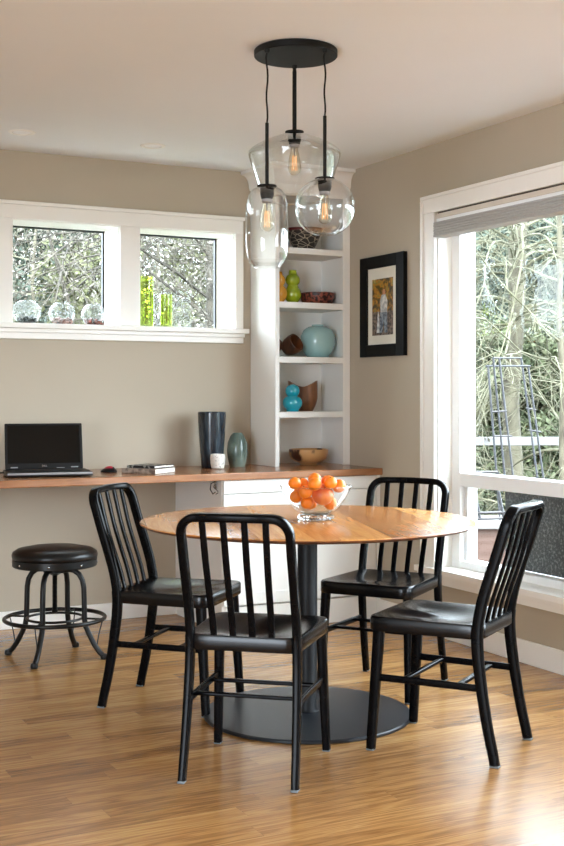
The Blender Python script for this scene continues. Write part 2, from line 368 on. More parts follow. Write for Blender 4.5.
wx(b, 3.603, 3.70, 4.985, 5.053, .34, 2.14); wx(b, 3.603, 3.70, 2.556, 2.62, .34, 2.14)
wx(b, 3.603, 3.70, 2.62, 4.985, .34, .385); wx(b, 3.603, 3.70, 2.62, 4.985, .760, .828); wx(b, 3.603, 3.70, 2.62, 4.985, 2.08, 2.14)
wx(b, 3.612, 3.69, 3.22, 3.28, .385, 2.08)
wx(b, 3.63, 3.69, 4.955, 4.985, .385, .760)
b.build('window_frame', 'vinyl', e, bevel=.003)
b = MB(); wx(b, 3.648, 3.654, 2.62, 4.955, .386, .76); b.build('pane', 'winglass', e, smooth=False)
b = MB(); wx(b, 3.648, 3.654, 2.62, 4.985, .828, 2.08); b.build('pane', 'winglass', e, smooth=False)
b = MB(); wx(b, 3.668, 3.671, 3.3, 4.70, .387, .758); so = b.build('insect_screen', 'screenmesh', e, smooth=False); so['label'] = 'wet grey insect screen over the lower pane'

# blind
bl = tag(empty('window_blind', (3.517, 3.8, 2.049)), 'grey fabric blind raised to the top of the large right window', 'blind')
MB().box(-.02, .05, -1.24, 1.245, .062, .086).build('fascia', 'fascia', bl, bevel=.002); MB().box(-.006, .05, -1.24, 1.245, .086, .0955).build('slot_shade', 'slotshade', bl)  # recessed dark strip paints the shaded gap between fascia and window head
MB().box(-.016, .046, -1.24, 1.243, .046, .062).build('bottom_rail', 'vinyl', bl, bevel=.002)
bb = MB()
for k in range(6): bb.box(-.028+.001*(k%2), .048, -1.243, 1.256, -.030+k*.0125, -.030+k*.0125+.0118)
bb.build('folded_fabric', 'blind', bl, bevel=.003)

# ------------------------------------------------------------------ built-ins
DZ = .822
cab = tag(empty('base_cabinet', (3.045, 5.92, 0)), 'white base cabinet with drawers under the right end of the wooden desk', 'cabinet')
CX0, CX1, CY0 = 2.573-3.045, 3.518-3.045, 5.60-5.92
MB().box(CX0, CX0+.02, CY0+.02, .318, 0, .784).box(CX1-.02, CX1, CY0+.02, .318, 0, .784).box(CX0+.02, CX1-.02, CY0+.04, .318, .10, .784).build('carcass', 'cab', cab, bevel=.0015)
MB().box(CX0+.02, CX1-.02, CY0+.012, CY0+.035, 0, .128).build('toe_kick', 'cab', cab, bevel=.001)
n = 2; wd = (CX1-CX0-.03)/n
for k in range(n):
    xa = CX0+.004+k*wd; xb = xa+wd-.004
    MB().box(xa, xb, CY0, CY0+.019, .715, .782).build('drawer', 'cab', cab, bevel=.0015)
    d = MB().box(xa, xb, CY0+.006, CY0+.019, .138, .711)
    d.box(xa, xa+.06, CY0, CY0+.006, .138, .711).box(xb-.06, xb, CY0, CY0+.006, .138, .711).box(xa+.06, xb-.06, CY0, CY0+.006, .651, .711).box(xa+.06, xb-.06, CY0, CY0+.006, .138, .198)
    d.build('door', 'cab', cab, bevel=.001)
MB().box(CX1-.024, CX1, CY0, CY0+.02, .10, .784).build('filler_strip', 'cab', cab, bevel=.001)
dk = MB()
dk.box(.4, RX-.002, 5.575, BY-.001, DZ-.037, DZ)
dk = dk.build('desktop', 'desk', bevel=.004); tag(dk, 'long cherry-coloured wooden desktop along the back wall', 'desk')
sp = MB().box(.42, .46, 5.62, BY-.016, 0, DZ-.038).build('end_panel', 'cab', dk, bevel=.002)

bc = tag(empty('bookcase', (3.28, 6.08, DZ)), 'tall white built-in corner bookcase standing on the desk', 'bookcase')
bx0, bx1 = 3.039-3.28, 3.518-3.28; by0, by1 = 5.925-6.08, 6.238-6.08; bh = CZ-DZ
MB().box(bx0, bx0+.018, by0+.018, by1, .001, bh-.002).build('side_panel', 'cab', bc, bevel=.001)
MB().box(bx1-.018, bx1, by0+.018, by1, .001, bh-.002).build('side_panel', 'cab', bc, bevel=.001)
MB().box(bx0+.018, bx1-.018, by1-.010, by1, .001, bh-.002).build('back_panel', 'cab', bc, smooth=False)
ff = MB().box(bx0, bx0+.026, by0, by0+.018, .001, bh-.002).box(bx1-.046, bx1, by0, by0+.018, .001, bh-.002).box(bx0+.026, bx1-.046, by0, by0+.018, 2.335-DZ, bh-.002)
ff.build('face_frame', 'cab', bc, bevel=.0015)
for z in (1.127, 1.434, 1.739, 2.043):
    MB().box(bx0+.019, bx1-.019, by0+.003, by1-.011, z-.034-DZ, z-DZ).build('shelf', 'cab', bc, bevel=.002)
# cove crown on front and left side
cr = MB(); prof = [(.0, -.105), (.006, -.105), (.008, -.095)] + [(.010+.045*(1-cos(a)), -.092+.072*sin(a)) for a in [radians(q) for q in range(0, 91, 15)]] + [(.062, -.018), (.062, -.0005), (.0, -.0005)]
vs = []; fs = []; m_ = len(prof)
for (cxn, cyn, kx, ky) in ((bx0, by1, -1, 0), (bx0, by0, -1, -1), (bx1, by0, 0, -1)):
    for o_, zz in prof: vs.append((cxn+kx*o_, cyn+ky*o_, bh+zz))
for i in range(2):
    for k in range(m_): fs.append((i*m_+k, i*m_+(k+1) % m_, (i+1)*m_+(k+1) % m_, (i+1)*m_+k))
cr.add(vs, fs).build('crown_moulding', 'cab', bc, angle=30)

hk = tag(empty('cable_hook', (2.571, 5.68, .765)), 'small dark cable hook on the side of the white cabinet under the desk', 'hook')
MB().box(-.006, 0, -.012, .012, -.03, .015).build('plate', 'steel', hk, bevel=.001)
MB().tube([(-.006, 0, .01), (-.03, .0, .0), (-.035, 0, -.03), (-.02, 0, -.055), (-.006, 0, -.045)], .003, 8).build('hook_arm', 'gun', hk)
MB().tube([(-.012, -.02+.03*sin(t*.9), -.005-.05*(t/7)) for t in range(8)], .002, 6).build('cable_end', 'gun', hk)

# picture on right wall
pf = tag(empty('framed_photograph', (RX, 5.557, 1.43)), 'black framed photograph of a light-clothed person among autumn trees, on the right wall', 'picture')
yw, ht = .223, .550
b = MB()
for (ya, yb, za, zb) in ((-yw, -yw+.078, 0, ht), (yw-.072, yw, 0, ht), (-yw+.078, yw-.072, 0, .066), (-yw+.078, yw-.072, ht-.066, ht)):
    b.box(-.026, -.001, ya, yb, za, zb)
b.build('frame', 'frameblk', pf, bevel=.003)
MB().box(-.014, -.002, -yw+.072, yw-.066, .06, ht-.06).build('mat_board', 'mat', pf, smooth=False)
def autumn(name):
    m, nt, N, L = _new(name); out = N.new('ShaderNodeOutputMaterial'); p = N.new('ShaderNodeBsdfPrincipled'); L.new(p.outputs[0], out.inputs[0])
    tc = N.new('ShaderNodeTexCoord'); nz = N.new('ShaderNodeTexNoise'); nz.inputs['Scale'].default_value = 28; nz.inputs['Detail'].default_value = 5; L.new(tc.outputs['Object'], nz.inputs['Vector'])
    r = N.new('ShaderNodeValToRGB'); cr = r.color_ramp
    for i, (q, c_) in enumerate([(.3, (30,28,18)), (.45, (92,72,26)), (.55, (190,132,40)), (.63, (120,120,60)), (.75, (224,190,110))]):
        if i < 2: el = cr.elements[i]; el.position = q
        else: el = cr.elements.new(q)
        el.color = rgb(srgb(*c_))
    L.new(nz.outputs[0], r.inputs[0]); L.new(r.outputs[0], p.inputs['Base Color']); p.inputs['Roughness'].default_value = .35
    return m
M['autumn'] = autumn('printed_autumn_foliage')
M['pground'] = speckle('printed_leafy_ground', srgb(58,50,44), srgb(140,122,108), 60, .4, .62, .35)
M['pwhite'] = speckle('printed_pale_clothes', srgb(168,176,180), srgb(226,228,226), 50, .4, .6, .35)
M['pblue'] = speckle('printed_blue_trousers', srgb(70,84,104), srgb(150,164,176), 50, .4, .6, .35)
M['pskin'] = plain('printed_skin', srgb(196,140,112), .35)
pr = MB()
def card(y0, y1, z0, z1, x, mi): pr.cur = mi; pr.box(x-.0004, x, y0, y1, z0, z1)
card(-.104, .106, .245, .424, -.0145, 0); card(-.104, .106, .116, .245, -.0145, 1)
def blob(pts, x, mi):
    pr.cur = mi; n_ = len(pts); pr.add([(x, a, b_) for a, b_ in pts]+[(x-.0003, a, b_) for a, b_ in pts], [tuple(range(n_)), tuple(reversed(range(n_, 2*n_)))]+[(i, (i+1) % n_, n_+(i+1) % n_, n_+i) for i in range(n_)])
blob([(-.045,.235),(.02,.235),(.026,.30),(.01,.335),(-.03,.338),(-.05,.30)], -.0150, 2)
blob([(-.05,.13),(-.02,.128),(-.012,.20),(.004,.13),(.03,.128),(.024,.24),(-.046,.24)], -.0151, 3)
blob([(-.026,.336),(-.002,.336),(.001,.355),(-.006,.366),(-.022,.366),(-.029,.352)], -.0152, 4)
blob([(.03,.13),(.06,.13),(.052,.21),(.045,.25),(.034,.22)], -.0153, 2)
pr.build('photo_print', ['autumn','pground','pwhite','pblue','pskin'], pf, smooth=False)

for i, (x, y) in enumerate(((1.581, 5.781), (2.262, 5.786))):
    d = tag(empty('recessed_downlight', (x, y, CZ)), ['round white recessed ceiling light nearer the left edge of the photo', 'round white recessed ceiling light nearer the hanging pendants'][i], 'ceiling light', 'recessed ceiling lights')
    MB().lathe([(.046, -.001), (.048, -.006), (.062, -.005), (.066, -.001)], seg=32, caps=False).build('trim_ring', 'trim', d)
    MB().lathe([(.046, -.002), (.040, -.0015), (.0001, -.001)], seg=32).build('lens', 'vinyl', d)

# ------------------------------------------------------------------ table
TX, TY = 2.212, 4.044
tb = tag(empty('dining_table', (TX, TY, 0)), 'round wooden pedestal dining table with black column and disc base', 'table')
tt = MB(); tt.cur = 1; tt.lathe([(.0001, .712), (.40, .712), (.575, .722), (.628, .7315), (.636, .736), (.6375, .740)], seg=128); tt.cur = 0; tt.lathe([(.6375, .740), (.636, .7440), (.630, .7455), (.0001, .7455)], seg=128, caps=False); tt.build('tabletop', ['table', 'tedge'], tb, angle=30)
MB().lathe([(.17, .7115), (.17, .704), (.05, .700), (.038, .690), (.038, .028), (.045, .018), (.055, .0155)], seg=48).build('column', 'column', tb)
MB().lathe([(.394, 0), (.397, .003), (.397, .010), (.392, .0135), (.06, .017), (.0001, .0175)], seg=128).build('base_plate', 'base', tb, angle=30)

# ------------------------------------------------------------------ chairs (x forward, origin between the feet)
RXF = -.22
def lerp(a, b, t): return a+(b-a)*t
PROF = [(0,0), (.028,.12), (.050,.25), (.064,.36), (.068,.44), (.052,.53), (.024,.62), (-.006,.71), (-.030,.79), (-.052,.850), (-.054,.861)]
def px(z):
    for (xa, za), (xb, zb) in zip(PROF, PROF[1:]):
        if za <= z <= zb: return RXF + lerp(xa, xb, (z-za)/(zb-za))
    return RXF + PROF[-1][0]
def smooth_px(z): return (px(max(0, z-.03))+px(z)*2+px(min(.86, z+.03)))/4
def make_chair():
    r = empty('dining_chair')
    sec = rrect(.0265, .037, .008)
    HB = .175
    # back frame: inverted U
    path = []
    for k in range(13): z = lerp(.44, .79, k/12); path.append((smooth_px(z), HB, z))
    for k in range(1, 9):
        a = pi/2*k/9; z = .79+.054*sin(a); path.append((smooth_px(z), HB-.054*(1-cos(a)), z))
    for k in range(0, 11): path.append((smooth_px(.844)-.012*sin(pi*k/10), lerp(HB-.054, -(HB-.054), k/10), .844+.002*sin(pi*k/10)))
    for k in range(8, 0, -1):
        a = pi/2*k/9; z = .79+.054*sin(a); path.append((smooth_px(z), -HB+.054*(1-cos(a)), z))
    for k in range(12, -1, -1): z = lerp(.44, .79, k/12); path.append((smooth_px(z), -HB, z))
    n_ = len(path); tot = 12+8
    sc = [1.]*n_
    MB().sweep(path, sec, side=(1,0,.12), scales=sc).build('back_frame', 'chair', r)
    for s in (-1, 1):
        lp = [(smooth_px(z), s*lerp(.183, HB, min(1, z/.44)), z) for z in [.006+.452*k/14 for k in range(15)]]
        scl = [lerp(.90, 1.08, k/14) for k in range(15)]
        leg = MB().sweep(lp, sec, side=(1,0,0), scales=scl).build('leg', 'chair', r)
        g = MB().box(smooth_px(0)-.016, smooth_px(0)+.016, s*.183-.012, s*.183+.012, 0, .009).build('glide', 'glide', leg, bevel=.003)
        lp = [(lerp(.222, .196, t), s*lerp(.194, .180, t), lerp(.006, .43, t)) for t in [k/8 for k in range(9)]]
        scl = [lerp(.90, 1.12, k/8) for k in range(9)]
        leg = MB().sweep(lp, rrect(.030, .034, .008), side=(1,0,0), scales=scl).build('leg', 'chair', r)
        g = MB().box(.222-.014, .222+.014, s*.194-.013, s*.194+.013, 0, .009).build('glide', 'glide', leg, bevel=.003)
        st = [(lerp(px(.252)+.005, .208, t), s*lerp(.178, .186, t), .252) for t in (0, .5, 1)]
        MB().sweep(st, rrect(.012, .024, .004), side=(0,0,1)).build('side_stretcher', 'chair', r)
    for xx in (.105, -.085):
        MB().sweep([(xx, -.182, .252), (xx, 0, .252), (xx, .182, .252)], rrect(.022, .012, .004), side=(0,0,1)).build('cross_stretcher', 'chair', r)
    # slats
    for y in (-.102, -.034, .034, .102):
        sp = []
        for k in range(13):
            z = lerp(.452, .838, k/12)
            t = k/12; xo = smooth_px(z) - .010*sin(pi*t) - .004
            sp.append((xo, y*lerp(.93, 1.0, t), z))
        MB().sweep(sp, rrect(.0215, .011, .004), side=(1,0,.1)).build('slat', 'chair', r)
    # seat
    xb, xf, wb, wf = -.172, .236, .186, .203
    out = []
    rad = .045; nseg = 6
    def corner(cx_, cy_, a0):
        for k in range(nseg+1):
            a = radians(a0+90*k/nseg); out.append((cx_+rad*cos(a), cy_+rad*sin(a)))
    corner(xf-rad, wf-rad, 0)
    for k in range(1, 8): out.append((lerp(xf-rad, xb+rad, k/8), lerp(wf, wb, k/8)))
    corner(xb+rad, wb-rad, 90)
    for k in range(1, 8): out.append((xb, lerp(wb-rad, -(wb-rad), k/8)))
    corner(xb+rad, -(wb-rad), 180)
    for k in range(1, 8): out.append((lerp(xb+rad, xf-rad, k/8), -lerp(wb, wf, k/8)))
    corner(xf-rad, -(wf-rad), 270)
    for k in range(1, 8): out.append((xf, lerp(-(wf-rad), wf-rad, k/8)))
    n_ = len(out); cx_, cy_ = .03, 0.
    def hgt(x, y, q):
        w_ = max(0, 1-q**5)
        dish = .026*math.exp(-((x+.035)**2/.018 + (y)**2/.026))
        thigh = .009*math.exp(-((x-.12)**2/.012+(abs(y)-.085)**2/.004)); ridge = .006*math.exp(-((x-.14)**2/.01+y*y/.0012))
        return .462 - (dish+thigh-ridge)*w_
    vs = []; fs = []
    rings_ = [(.93, 'b0'), (.985, 'b1'), (1.0, 'b2'), (1.0, 't0'), (.985, 't1')] + [(q, 'g') for q in (.96, .92, .86, .78, .68, .57, .45, .33, .21, .1)]
    zfix = {'b0': .412, 'b1': .412, 'b2': .417, 't0': .454, 't1': .4605}
    for q, kd in rings_:
        for (x, y) in out:
            X_ = cx_+(x-cx_)*q; Y_ = cy_+(y-cy_)*q
            vs.append((X_, Y_, zfix[kd] if kd in zfix else hgt(X_, Y_, q)))
    for i in range(len(rings_)-1):
        for k in range(n_): fs.append((i*n_+k, i*n_+(k+1) % n_, (i+1)*n_+(k+1) % n_, (i+1)*n_+k))
    vs.append((cx_, cy_, hgt(cx_, cy_, 0))); c_ = len(vs)-1; i = len(rings_)-1
    for k in range(n_): fs.append((i*n_+k, i*n_+(k+1) % n_, c_))
    fs.append(tuple(reversed(range(n_))))
    MB().add(vs, fs).build('seat', 'seat', r, angle=50)
    return r
proto = make_chair()
CH = [((1.754, 3.5625), 49.1, 'black slat-back chair in front of the table with its back to the viewer'),
      ((1.831, 4.480), -45., 'black slat-back chair left of the table beside the black stool'),
      ((2.716, 4.285), 214.7, 'black slat-back chair behind the table in front of the white cabinet, by the window corner'),
      ((2.472, 3.468), 124.3, 'black slat-back chair right of the table, side on with its back to the large window')]
for i, ((x, y), a, lab) in enumerate(CH):
    o = proto if i == 0 else copy_tree(proto)
    o.location = (x, y, 0); o.rotation_euler = (0, 0, radians(a)); tag(o, lab, 'chair', 'black slat-back chairs round the table')

# ------------------------------------------------------------------ stool
st = tag(empty('swivel_stool', (1.648, 5.46, 0)), 'round black leather swivel stool with bent metal legs and foot ring, under the desk', 'stool')
MB().lathe([(.0001, .462), (.190, .462), (.1955, .468), (.198, .480), (.193, .495), (.172, .508), (.12, .518), (.05, .523), (.0001, .5235)], seg=64).build('cushion', 'leather', st, angle=60)
b = MB().lathe([(.0001, .428), (.191, .428), (.195, .432), (.195, .4625), (.0001, .4625)], seg=64).build('seat_rim', 'gun', st, angle=30)
for k in range(8):
    a = radians(20+45*k); MB().sphere((.1955*cos(a), .1955*sin(a), .446), .005, 10, 6).build('rivet', 'steel', b)
MB().lathe([(.052, .4275), (.052, .398), (.03, .392), (.016, .384)], seg=32).build('hub', 'gun', st)
sc_ = MB(); zz = .386; prf = []
while zz > .225: prf += [(.0125, zz), (.0095, zz-.003)]; zz -= .006
prf += [(.014, zz), (.014, zz-.014), (.006, zz-.018)]
sc_.lathe(prf, seg=16).build('screw', 'gun', st)
ft = [(1.473-1.648, 5.613-5.46), (1.497-1.648, 5.276-5.46), (1.792-1.648, 5.623-5.46), (1.832-1.648, 5.33-5.46)]
for fx, fy in ft:
    a = atan2(fy, fx); R_ = .236
    pts = [(.03, .404), (.06, .412), (.09, .408), (.115, .392), (.132, .364), (.139, .328), (.141, .27), (.142, .22), (.143, .18), (.150, .145), (.166, .11), (.190, .065), (.215, .03), (R_, .014)]
    leg = MB().tube([(r_*cos(a), r_*sin(a), z_) for r_, z_ in pts], .0125, 12).build('leg', 'gun', st)
    MB().lathe([(.010, .0), (.016, .003), (.018, .012), (.015, .024), (.006, .028)], (R_*cos(a), R_*sin(a), 0), 16).build('foot', 'gun', leg)
    MB().tube([(.228*cos(a), .228*sin(a), .180), (.212*cos(a), .212*sin(a), .12), (.2*cos(a), .2*sin(a), .056)], .003, 6).build('brace', 'gun', st)
MB().tube([(.230*cos(2*pi*k/72), .230*sin(2*pi*k/72), .185) for k in range(72)], .0095, 10, closed=True).build('foot_ring', 'gun', st)
MB().tube([(.129*cos(2*pi*k/56), .129*sin(2*pi*k/56), .186) for k in range(56)], .006, 8, closed=True).build('inner_ring', 'gun', st)
for q in range(4):
    a = atan2(ft[q][1], ft[q][0]); MB().tube([(.13*cos(a), .13*sin(a), .186), (.222*cos(a), .222*sin(a), .185)], .005, 6).build('spoke', 'gun', st)

# ------------------------------------------------------------------ pendant cluster
def cam(x, y, d):      # a spot seen from the room's origin at depth d
    u = (x-282)/1205; v = -(y-394)/1205
    return Vector((d*(.4612+u*.8873), d*(.8871-u*.4616), H+v*d))
CP = cam(295.8, 60, 4.465)
pn = tag(empty('pendant_cluster', (CP.x, CP.y, CZ)), 'cluster of three clear glass pendants hanging from one black ceiling disc', 'pendant light')
MB().lathe([(.0001, -.0005), (.150, -.0005), (.1545, -.004), (.1545, -.023), (.152, -.026), (.0001, -.026)], seg=96).build('canopy', 'black', pn, angle=30)
def pendant(x, d, cord_bottom, cap_y, prof, rodr=.0068, cord=True):
    P0 = cam(x, 60, d); ox, oy = P0.x-CP.x, P0.y-CP.y
    z = lambda yy: H+(394-yy)/1205*d - CZ
    zc = z(cap_y)
    g = empty('pendant', (ox, oy, 0)); g.parent = pn
    MB().lathe([(.010, -.026), (.010, -.034), (.006, -.040)], seg=16).build('cord_grip', 'black', g)
    if cord:
        zr = z(cord_bottom)
        MB().tube([(.0035*sin(t*.9+d), .0025*sin(t*.7), lerp(-.036, zr, t/12)) if 0 < t < 12 else (0, 0, lerp(-.036, zr, t/12)) for t in range(13)], .0035, 8).build('cord', 'black', g)
        MB().lathe([(.002, zr+.002), (.0066, zr), (.0066, zc)], seg=16).build('rod', 'black', g)
    else:
        MB().lathe([(.006, -.036), (.0080, -.05), (.0080, zc)], seg=16).build('rod', 'black', g)
    MB().lathe([(.0062, zc+.004), (.035, zc+.002), (.036, zc-.001), (.035, zc-.003), (.024, zc-.004), (.025, zc-.03), (.021, zc-.046), (.018, zc-.048), (.012, zc-.049)], seg=32).build('socket', 'black', g)
    MB().lathe([(.0195, zc-.048), (.0195, zc-.058), (.014, zc-.060)], seg=24).build('socket_ring', 'silver', g)
    zb = zc-.060
    bu = MB().lathe([(.013, zb), (.014, zb-.012), (.0195, zb-.035), (.0245, zb-.062), (.0255, zb-.078), (.022, zb-.093), (.012, zb-.103), (.0001, zb-.106)], seg=28).build('bulb', 'bulbglass', g)
    for k in range(4):
        a = pi/4+k*pi/2
        MB().tube([(.007*cos(a), .007*sin(a), zb-.03), (.010*cos(a), .010*sin(a), zb-.088)], .0008, 6).build('filament', 'filament', bu)
    MB().lathe([(.004, zb), (.003, zb-.03), (.0015, zb-.034)], seg=8).build('bulb_stem', 'silver', bu)
    MB().lathe([(r_, z(yy)) for r_, yy in prof], seg=72, caps=False).build('glass_shade', 'pglass', g, angle=80)
k = .003618
pendant(267., 4.36, 123, 186, [(.026, 187), (.040, 188), (.056, 190.5), (.068, 196), (.075, 204), (.0775, 214), (.0775, 236), (.0765, 248), (.072, 256), (.063, 262), (.052, 266), (.0485, 267.5), (.0475, 266.5), (.051, 264.5), (.0615, 260.5)])
g_ = []
for a in range(12, 163, 6):
    ra = radians(a); g_.append((.109*sin(ra)**(.78 if a > 90 else 1), 206.5-30*cos(ra)*.96))
g_ += [(.042, 234.3), (.040, 233.4)]
pendant(324.8, 4.36, 116, 178.5, [(.0255, 178.6)] + g_)
pendant(294.5, 4.58, 0, 132, [(.026, 133), (.060, 136), (.110, 141), (.150, 146.5), (.166, 149.5), (.1745, 152), (.1755, 154.5), (.1735, 157.5), (.1605, 168), (.147, 179), (.131, 192), (.122, 198.5), (.115, 200.5), (.111, 199.8), (.116, 198)], cord=False)

# ------------------------------------------------------------------ things on the desk
def thing1(mb, name, mat, label, cat, loc, group=None, rz=0, angle=45, bevel=0):
    o = mb.build(name, mat, None, angle=angle, loc=loc, rz=rz, bevel=bevel); return tag(o, label, cat, group)
E_ = .0006
lp = tag(empty('laptop', (1.717, 5.812, DZ+E_), radians(-10)), 'open black laptop with a dark screen at the left end of the desk', 'laptop')
bs = MB().box(-.206, .206, -.128, .122, .004, .026).build('base', 'laptop', lp, bevel=.005)
MB().box(-.204, .204, -.129, -.120, .012, .024).build('front_edge', 'silver', lp, bevel=.003)
MB().box(-.16, .16, -.03, .085, .0262, .0285).build('keyboard', 'key', bs, bevel=.001)
MB().box(-.05, .04, -.105, -.045, .0262, .0268).build('touchpad', 'laptop', bs)
for fx in (-.16, .16):
    for fy in (-.1, .09): MB().box(fx-.01, fx+.01, fy-.006, fy+.006, 0, .005).build('foot', 'laptop', bs)
ld = empty('lid', (0, .124, .026)); ld.parent = lp; ld.rotation_euler = (radians(-14), 0, 0)
MB().box(-.194, .194, 0, .010, .0, .236).build('lid_shell', 'laptop', ld, bevel=.006)
MB().box(-.180, .180, -.0009, .0, .030, .224).build('screen', 'screen', ld)
for xx in (-.150, .150): MB().box(xx-.018, xx+.018, -.002, .004, .006, .012).build('hinge_cover', 'silver', ld, bevel=.001)
MB().box(.06, .10, -.0016, .002, .004, .007).build('status_lights', 'silver', ld)
def text_mesh(body, size, extrude=.0004):
    cu = bpy.data.curves.new('t', 'FONT'); cu.body = body; cu.size = size; cu.extrude = extrude; cu.align_x = 'CENTER'
    o = bpy.data.objects.new('t', cu); me = bpy.data.meshes.new_from_object(o); bpy.data.objects.remove(o); return me
me = text_mesh('DELL', .012); me.materials.append(M['steel']); to = bpy.data.objects.new('logo', me); COL.objects.link(to); to.parent = ld
to.rotation_euler = (radians(90), 0, 0); to.location = (0, -.0013, .012)
pc = tag(MB().tube([(1.20,6.16,DZ+.005), (1.35,6.17,DZ+.004), (1.44,6.10,DZ+.004), (1.48,6.02,DZ+.004), (1.50,5.95,DZ+.012), (1.522,5.90,DZ+.016)], .0035, 8).build('power_cord', 'laptop'), 'black power cord running into the left side of the laptop', 'cord')

ms = tag(empty('computer_mouse', (2.065, 5.90, DZ+E_), radians(-60)), 'small pink and black computer mouse on the desk', 'mouse')
def shell(a, b_, h, z0, cut=None, ny=16, nx=20):
    vs = []; fs = []
    for i in range(nx+1):
        th = pi*i/nx
        for j in range(ny+1):
            ph = pi*j/ny; vs.append((-a*cos(th), b_*sin(th)*cos(ph), z0+h*sin(th)*sin(ph)*(1-.25*cos(th+.3))))
    for i in range(nx):
        for j in range(ny): fs.append((i*(ny+1)+j, i*(ny+1)+j+1, (i+1)*(ny+1)+j+1, (i+1)*(ny+1)+j))
    return vs, fs
mb = MB(); mb.add(*shell(.050, .031, .024, .002)); mb.build('body', 'laptop', ms, angle=60)
mb = MB(); mb.add(*shell(.040, .024, .0275, .004)); mb.build('top_shell', 'pink', ms, angle=60)
MB().lathe([(.0001,-.003),(.009,-.003),(.009,.003),(.0001,.003)], (0,0,0), 20, Matrix.Rotation(pi/2, 4, 'X')).build('scroll_wheel', 'laptop', ms, loc=(.028, 0, .021))

def book(name, w, d, h, mat, label, loc, rz, spine='x'):
    r = tag(empty(name, loc, rz), label, 'book')
    MB().box(-w/2+.003, w/2-.003, -d/2+.003, d/2-.001, .0025, h-.0025).build('pages', 'paper', r)
    c_ = MB().box(-w/2, w/2, -d/2, d/2, 0, .0025).box(-w/2, w/2, -d/2, d/2, h-.0025, h).box(-w/2, -w/2+.003, -d/2, d/2, .0024, h-.0024)
    c_.build('cover', mat, r, bevel=.0006)
    return r
book('book', .20, .20, .026, 'greycover', 'thick pale book lying flat on the desk beneath a black book', (2.245, 5.80, DZ+E_), radians(37))
book('book', .18, .17, .013, 'blackcover', 'slim black book on top of the thick pale book', (2.262, 5.818, DZ+E_+.0266), radians(34))

def lat(mb_prof, seg=48, mat=None): return MB().lathe(mb_prof, seg=seg, mat=mat)
# tall dark vase, squarish flared tumbler
thing1(lat([(.0001,0),(.055,0),(.058,.003),(.064,.08),(.072,.18),(.077,.27),(.078,.302),(.074,.306),(.071,.302),(.066,.18),(.055,.03),(.0001,.02)]), 'tall_vase', 'darkglaze', 'tall flared dark blue-black vase on the desk beside the bookcase', 'vase', (2.705, 6.035, DZ+E_))
thing1(lat([(.0001,0),(.028,0),(.034,.004),(.039,.03),(.041,.06),(.039,.078),(.037,.08),(.036,.078),(.037,.05),(.030,.012),(.0001,.01)]), 'small_cup', 'whitecup', 'small white speckled cup in front of the tall dark vase', 'cup', (2.690, 5.925, DZ+E_))
thing1(lat([(.0001,0),(.040,0),(.044,.004),(.054,.05),(.058,.09),(.054,.135),(.040,.17),(.027,.185),(.026,.188),(.022,.186),(.024,.18),(.0001,.15)]), 'bud_vase', 'greyglaze', 'grey-green bullet shaped vase right of the tall dark vase', 'vase', (2.866, 6.05, DZ+E_))
thing1(lat([(.0001,.0),(.045,0),(.050,.003),(.052,.009),(.080,.018),(.103,.036),(.112,.062),(.113,.085),(.109,.088),(.106,.084),(.104,.060),(.075,.028),(.0001,.018)]), 'wooden_bowl', 'turnwood', 'two-tone turned wooden bowl on the desk at the foot of the bookcase', 'bowl', (3.325, 6.065, DZ+E_))
# shelves
Z4, Z3, Z2, Z1 = 1.127+E_, 1.434+E_, 1.739+E_, 2.043+E_
def gourd(r1, z1, r2, z2, rn, h, neck, w=.006):
    pts = [(.0001, 0), (r1*.6, 0)]
    for a in range(-50, 51, 10): pts.append((r1*cos(radians(a)), z1+z1*.98*sin(radians(a))*1.0))
    pts.append((rn, (z1+z2)/2+ (z1-(h-z2))*.25))
    for a in range(-45, 56, 10): pts.append((r2*cos(radians(a)), z2+(r2*.95)*sin(radians(a))))
    pts += [(neck*1.1, h-.012), (neck, h-.004), (neck*1.05, h), (neck*.8, h), (neck*.75, h-.01), (.0001, h-.015)]
    return pts
thing1(lat(gourd(.057,.048,.041,.115,.030,.152,.013)), 'gourd_vase', 'turq', 'turquoise double-gourd vase on the lowest shelf', 'vase', (3.186, 6.0, Z4), 'double-gourd vases in the bookcase')
thing1(lat(gourd(.049,.055,.042,.136,.034,.192,.021)), 'gourd_vase', 'greenpot', 'lime green double-gourd vase on the second shelf from the top', 'vase', (3.225, 6.07, Z2), 'double-gourd vases in the bookcase')
thing1(lat(gourd(.050,.055,.040,.128,.034,.178,.020)), 'gourd_vase', 'amber', 'amber yellow double-gourd vase mostly hidden at the left of the lime green one', 'vase', (3.128, 6.06, Z2), 'double-gourd vases in the bookcase')
thing1(lat([(.0001,0),(.055,0),(.062,.004),(.088,.04),(.1015,.085),(.099,.125),(.082,.16),(.055,.178),(.035,.183),(.034,.190),(.029,.191),(.027,.184),(.0001,.17)]), 'round_vase', 'paleblue', 'large round pale blue vase on the middle shelf', 'vase', (3.385, 6.065, Z3))
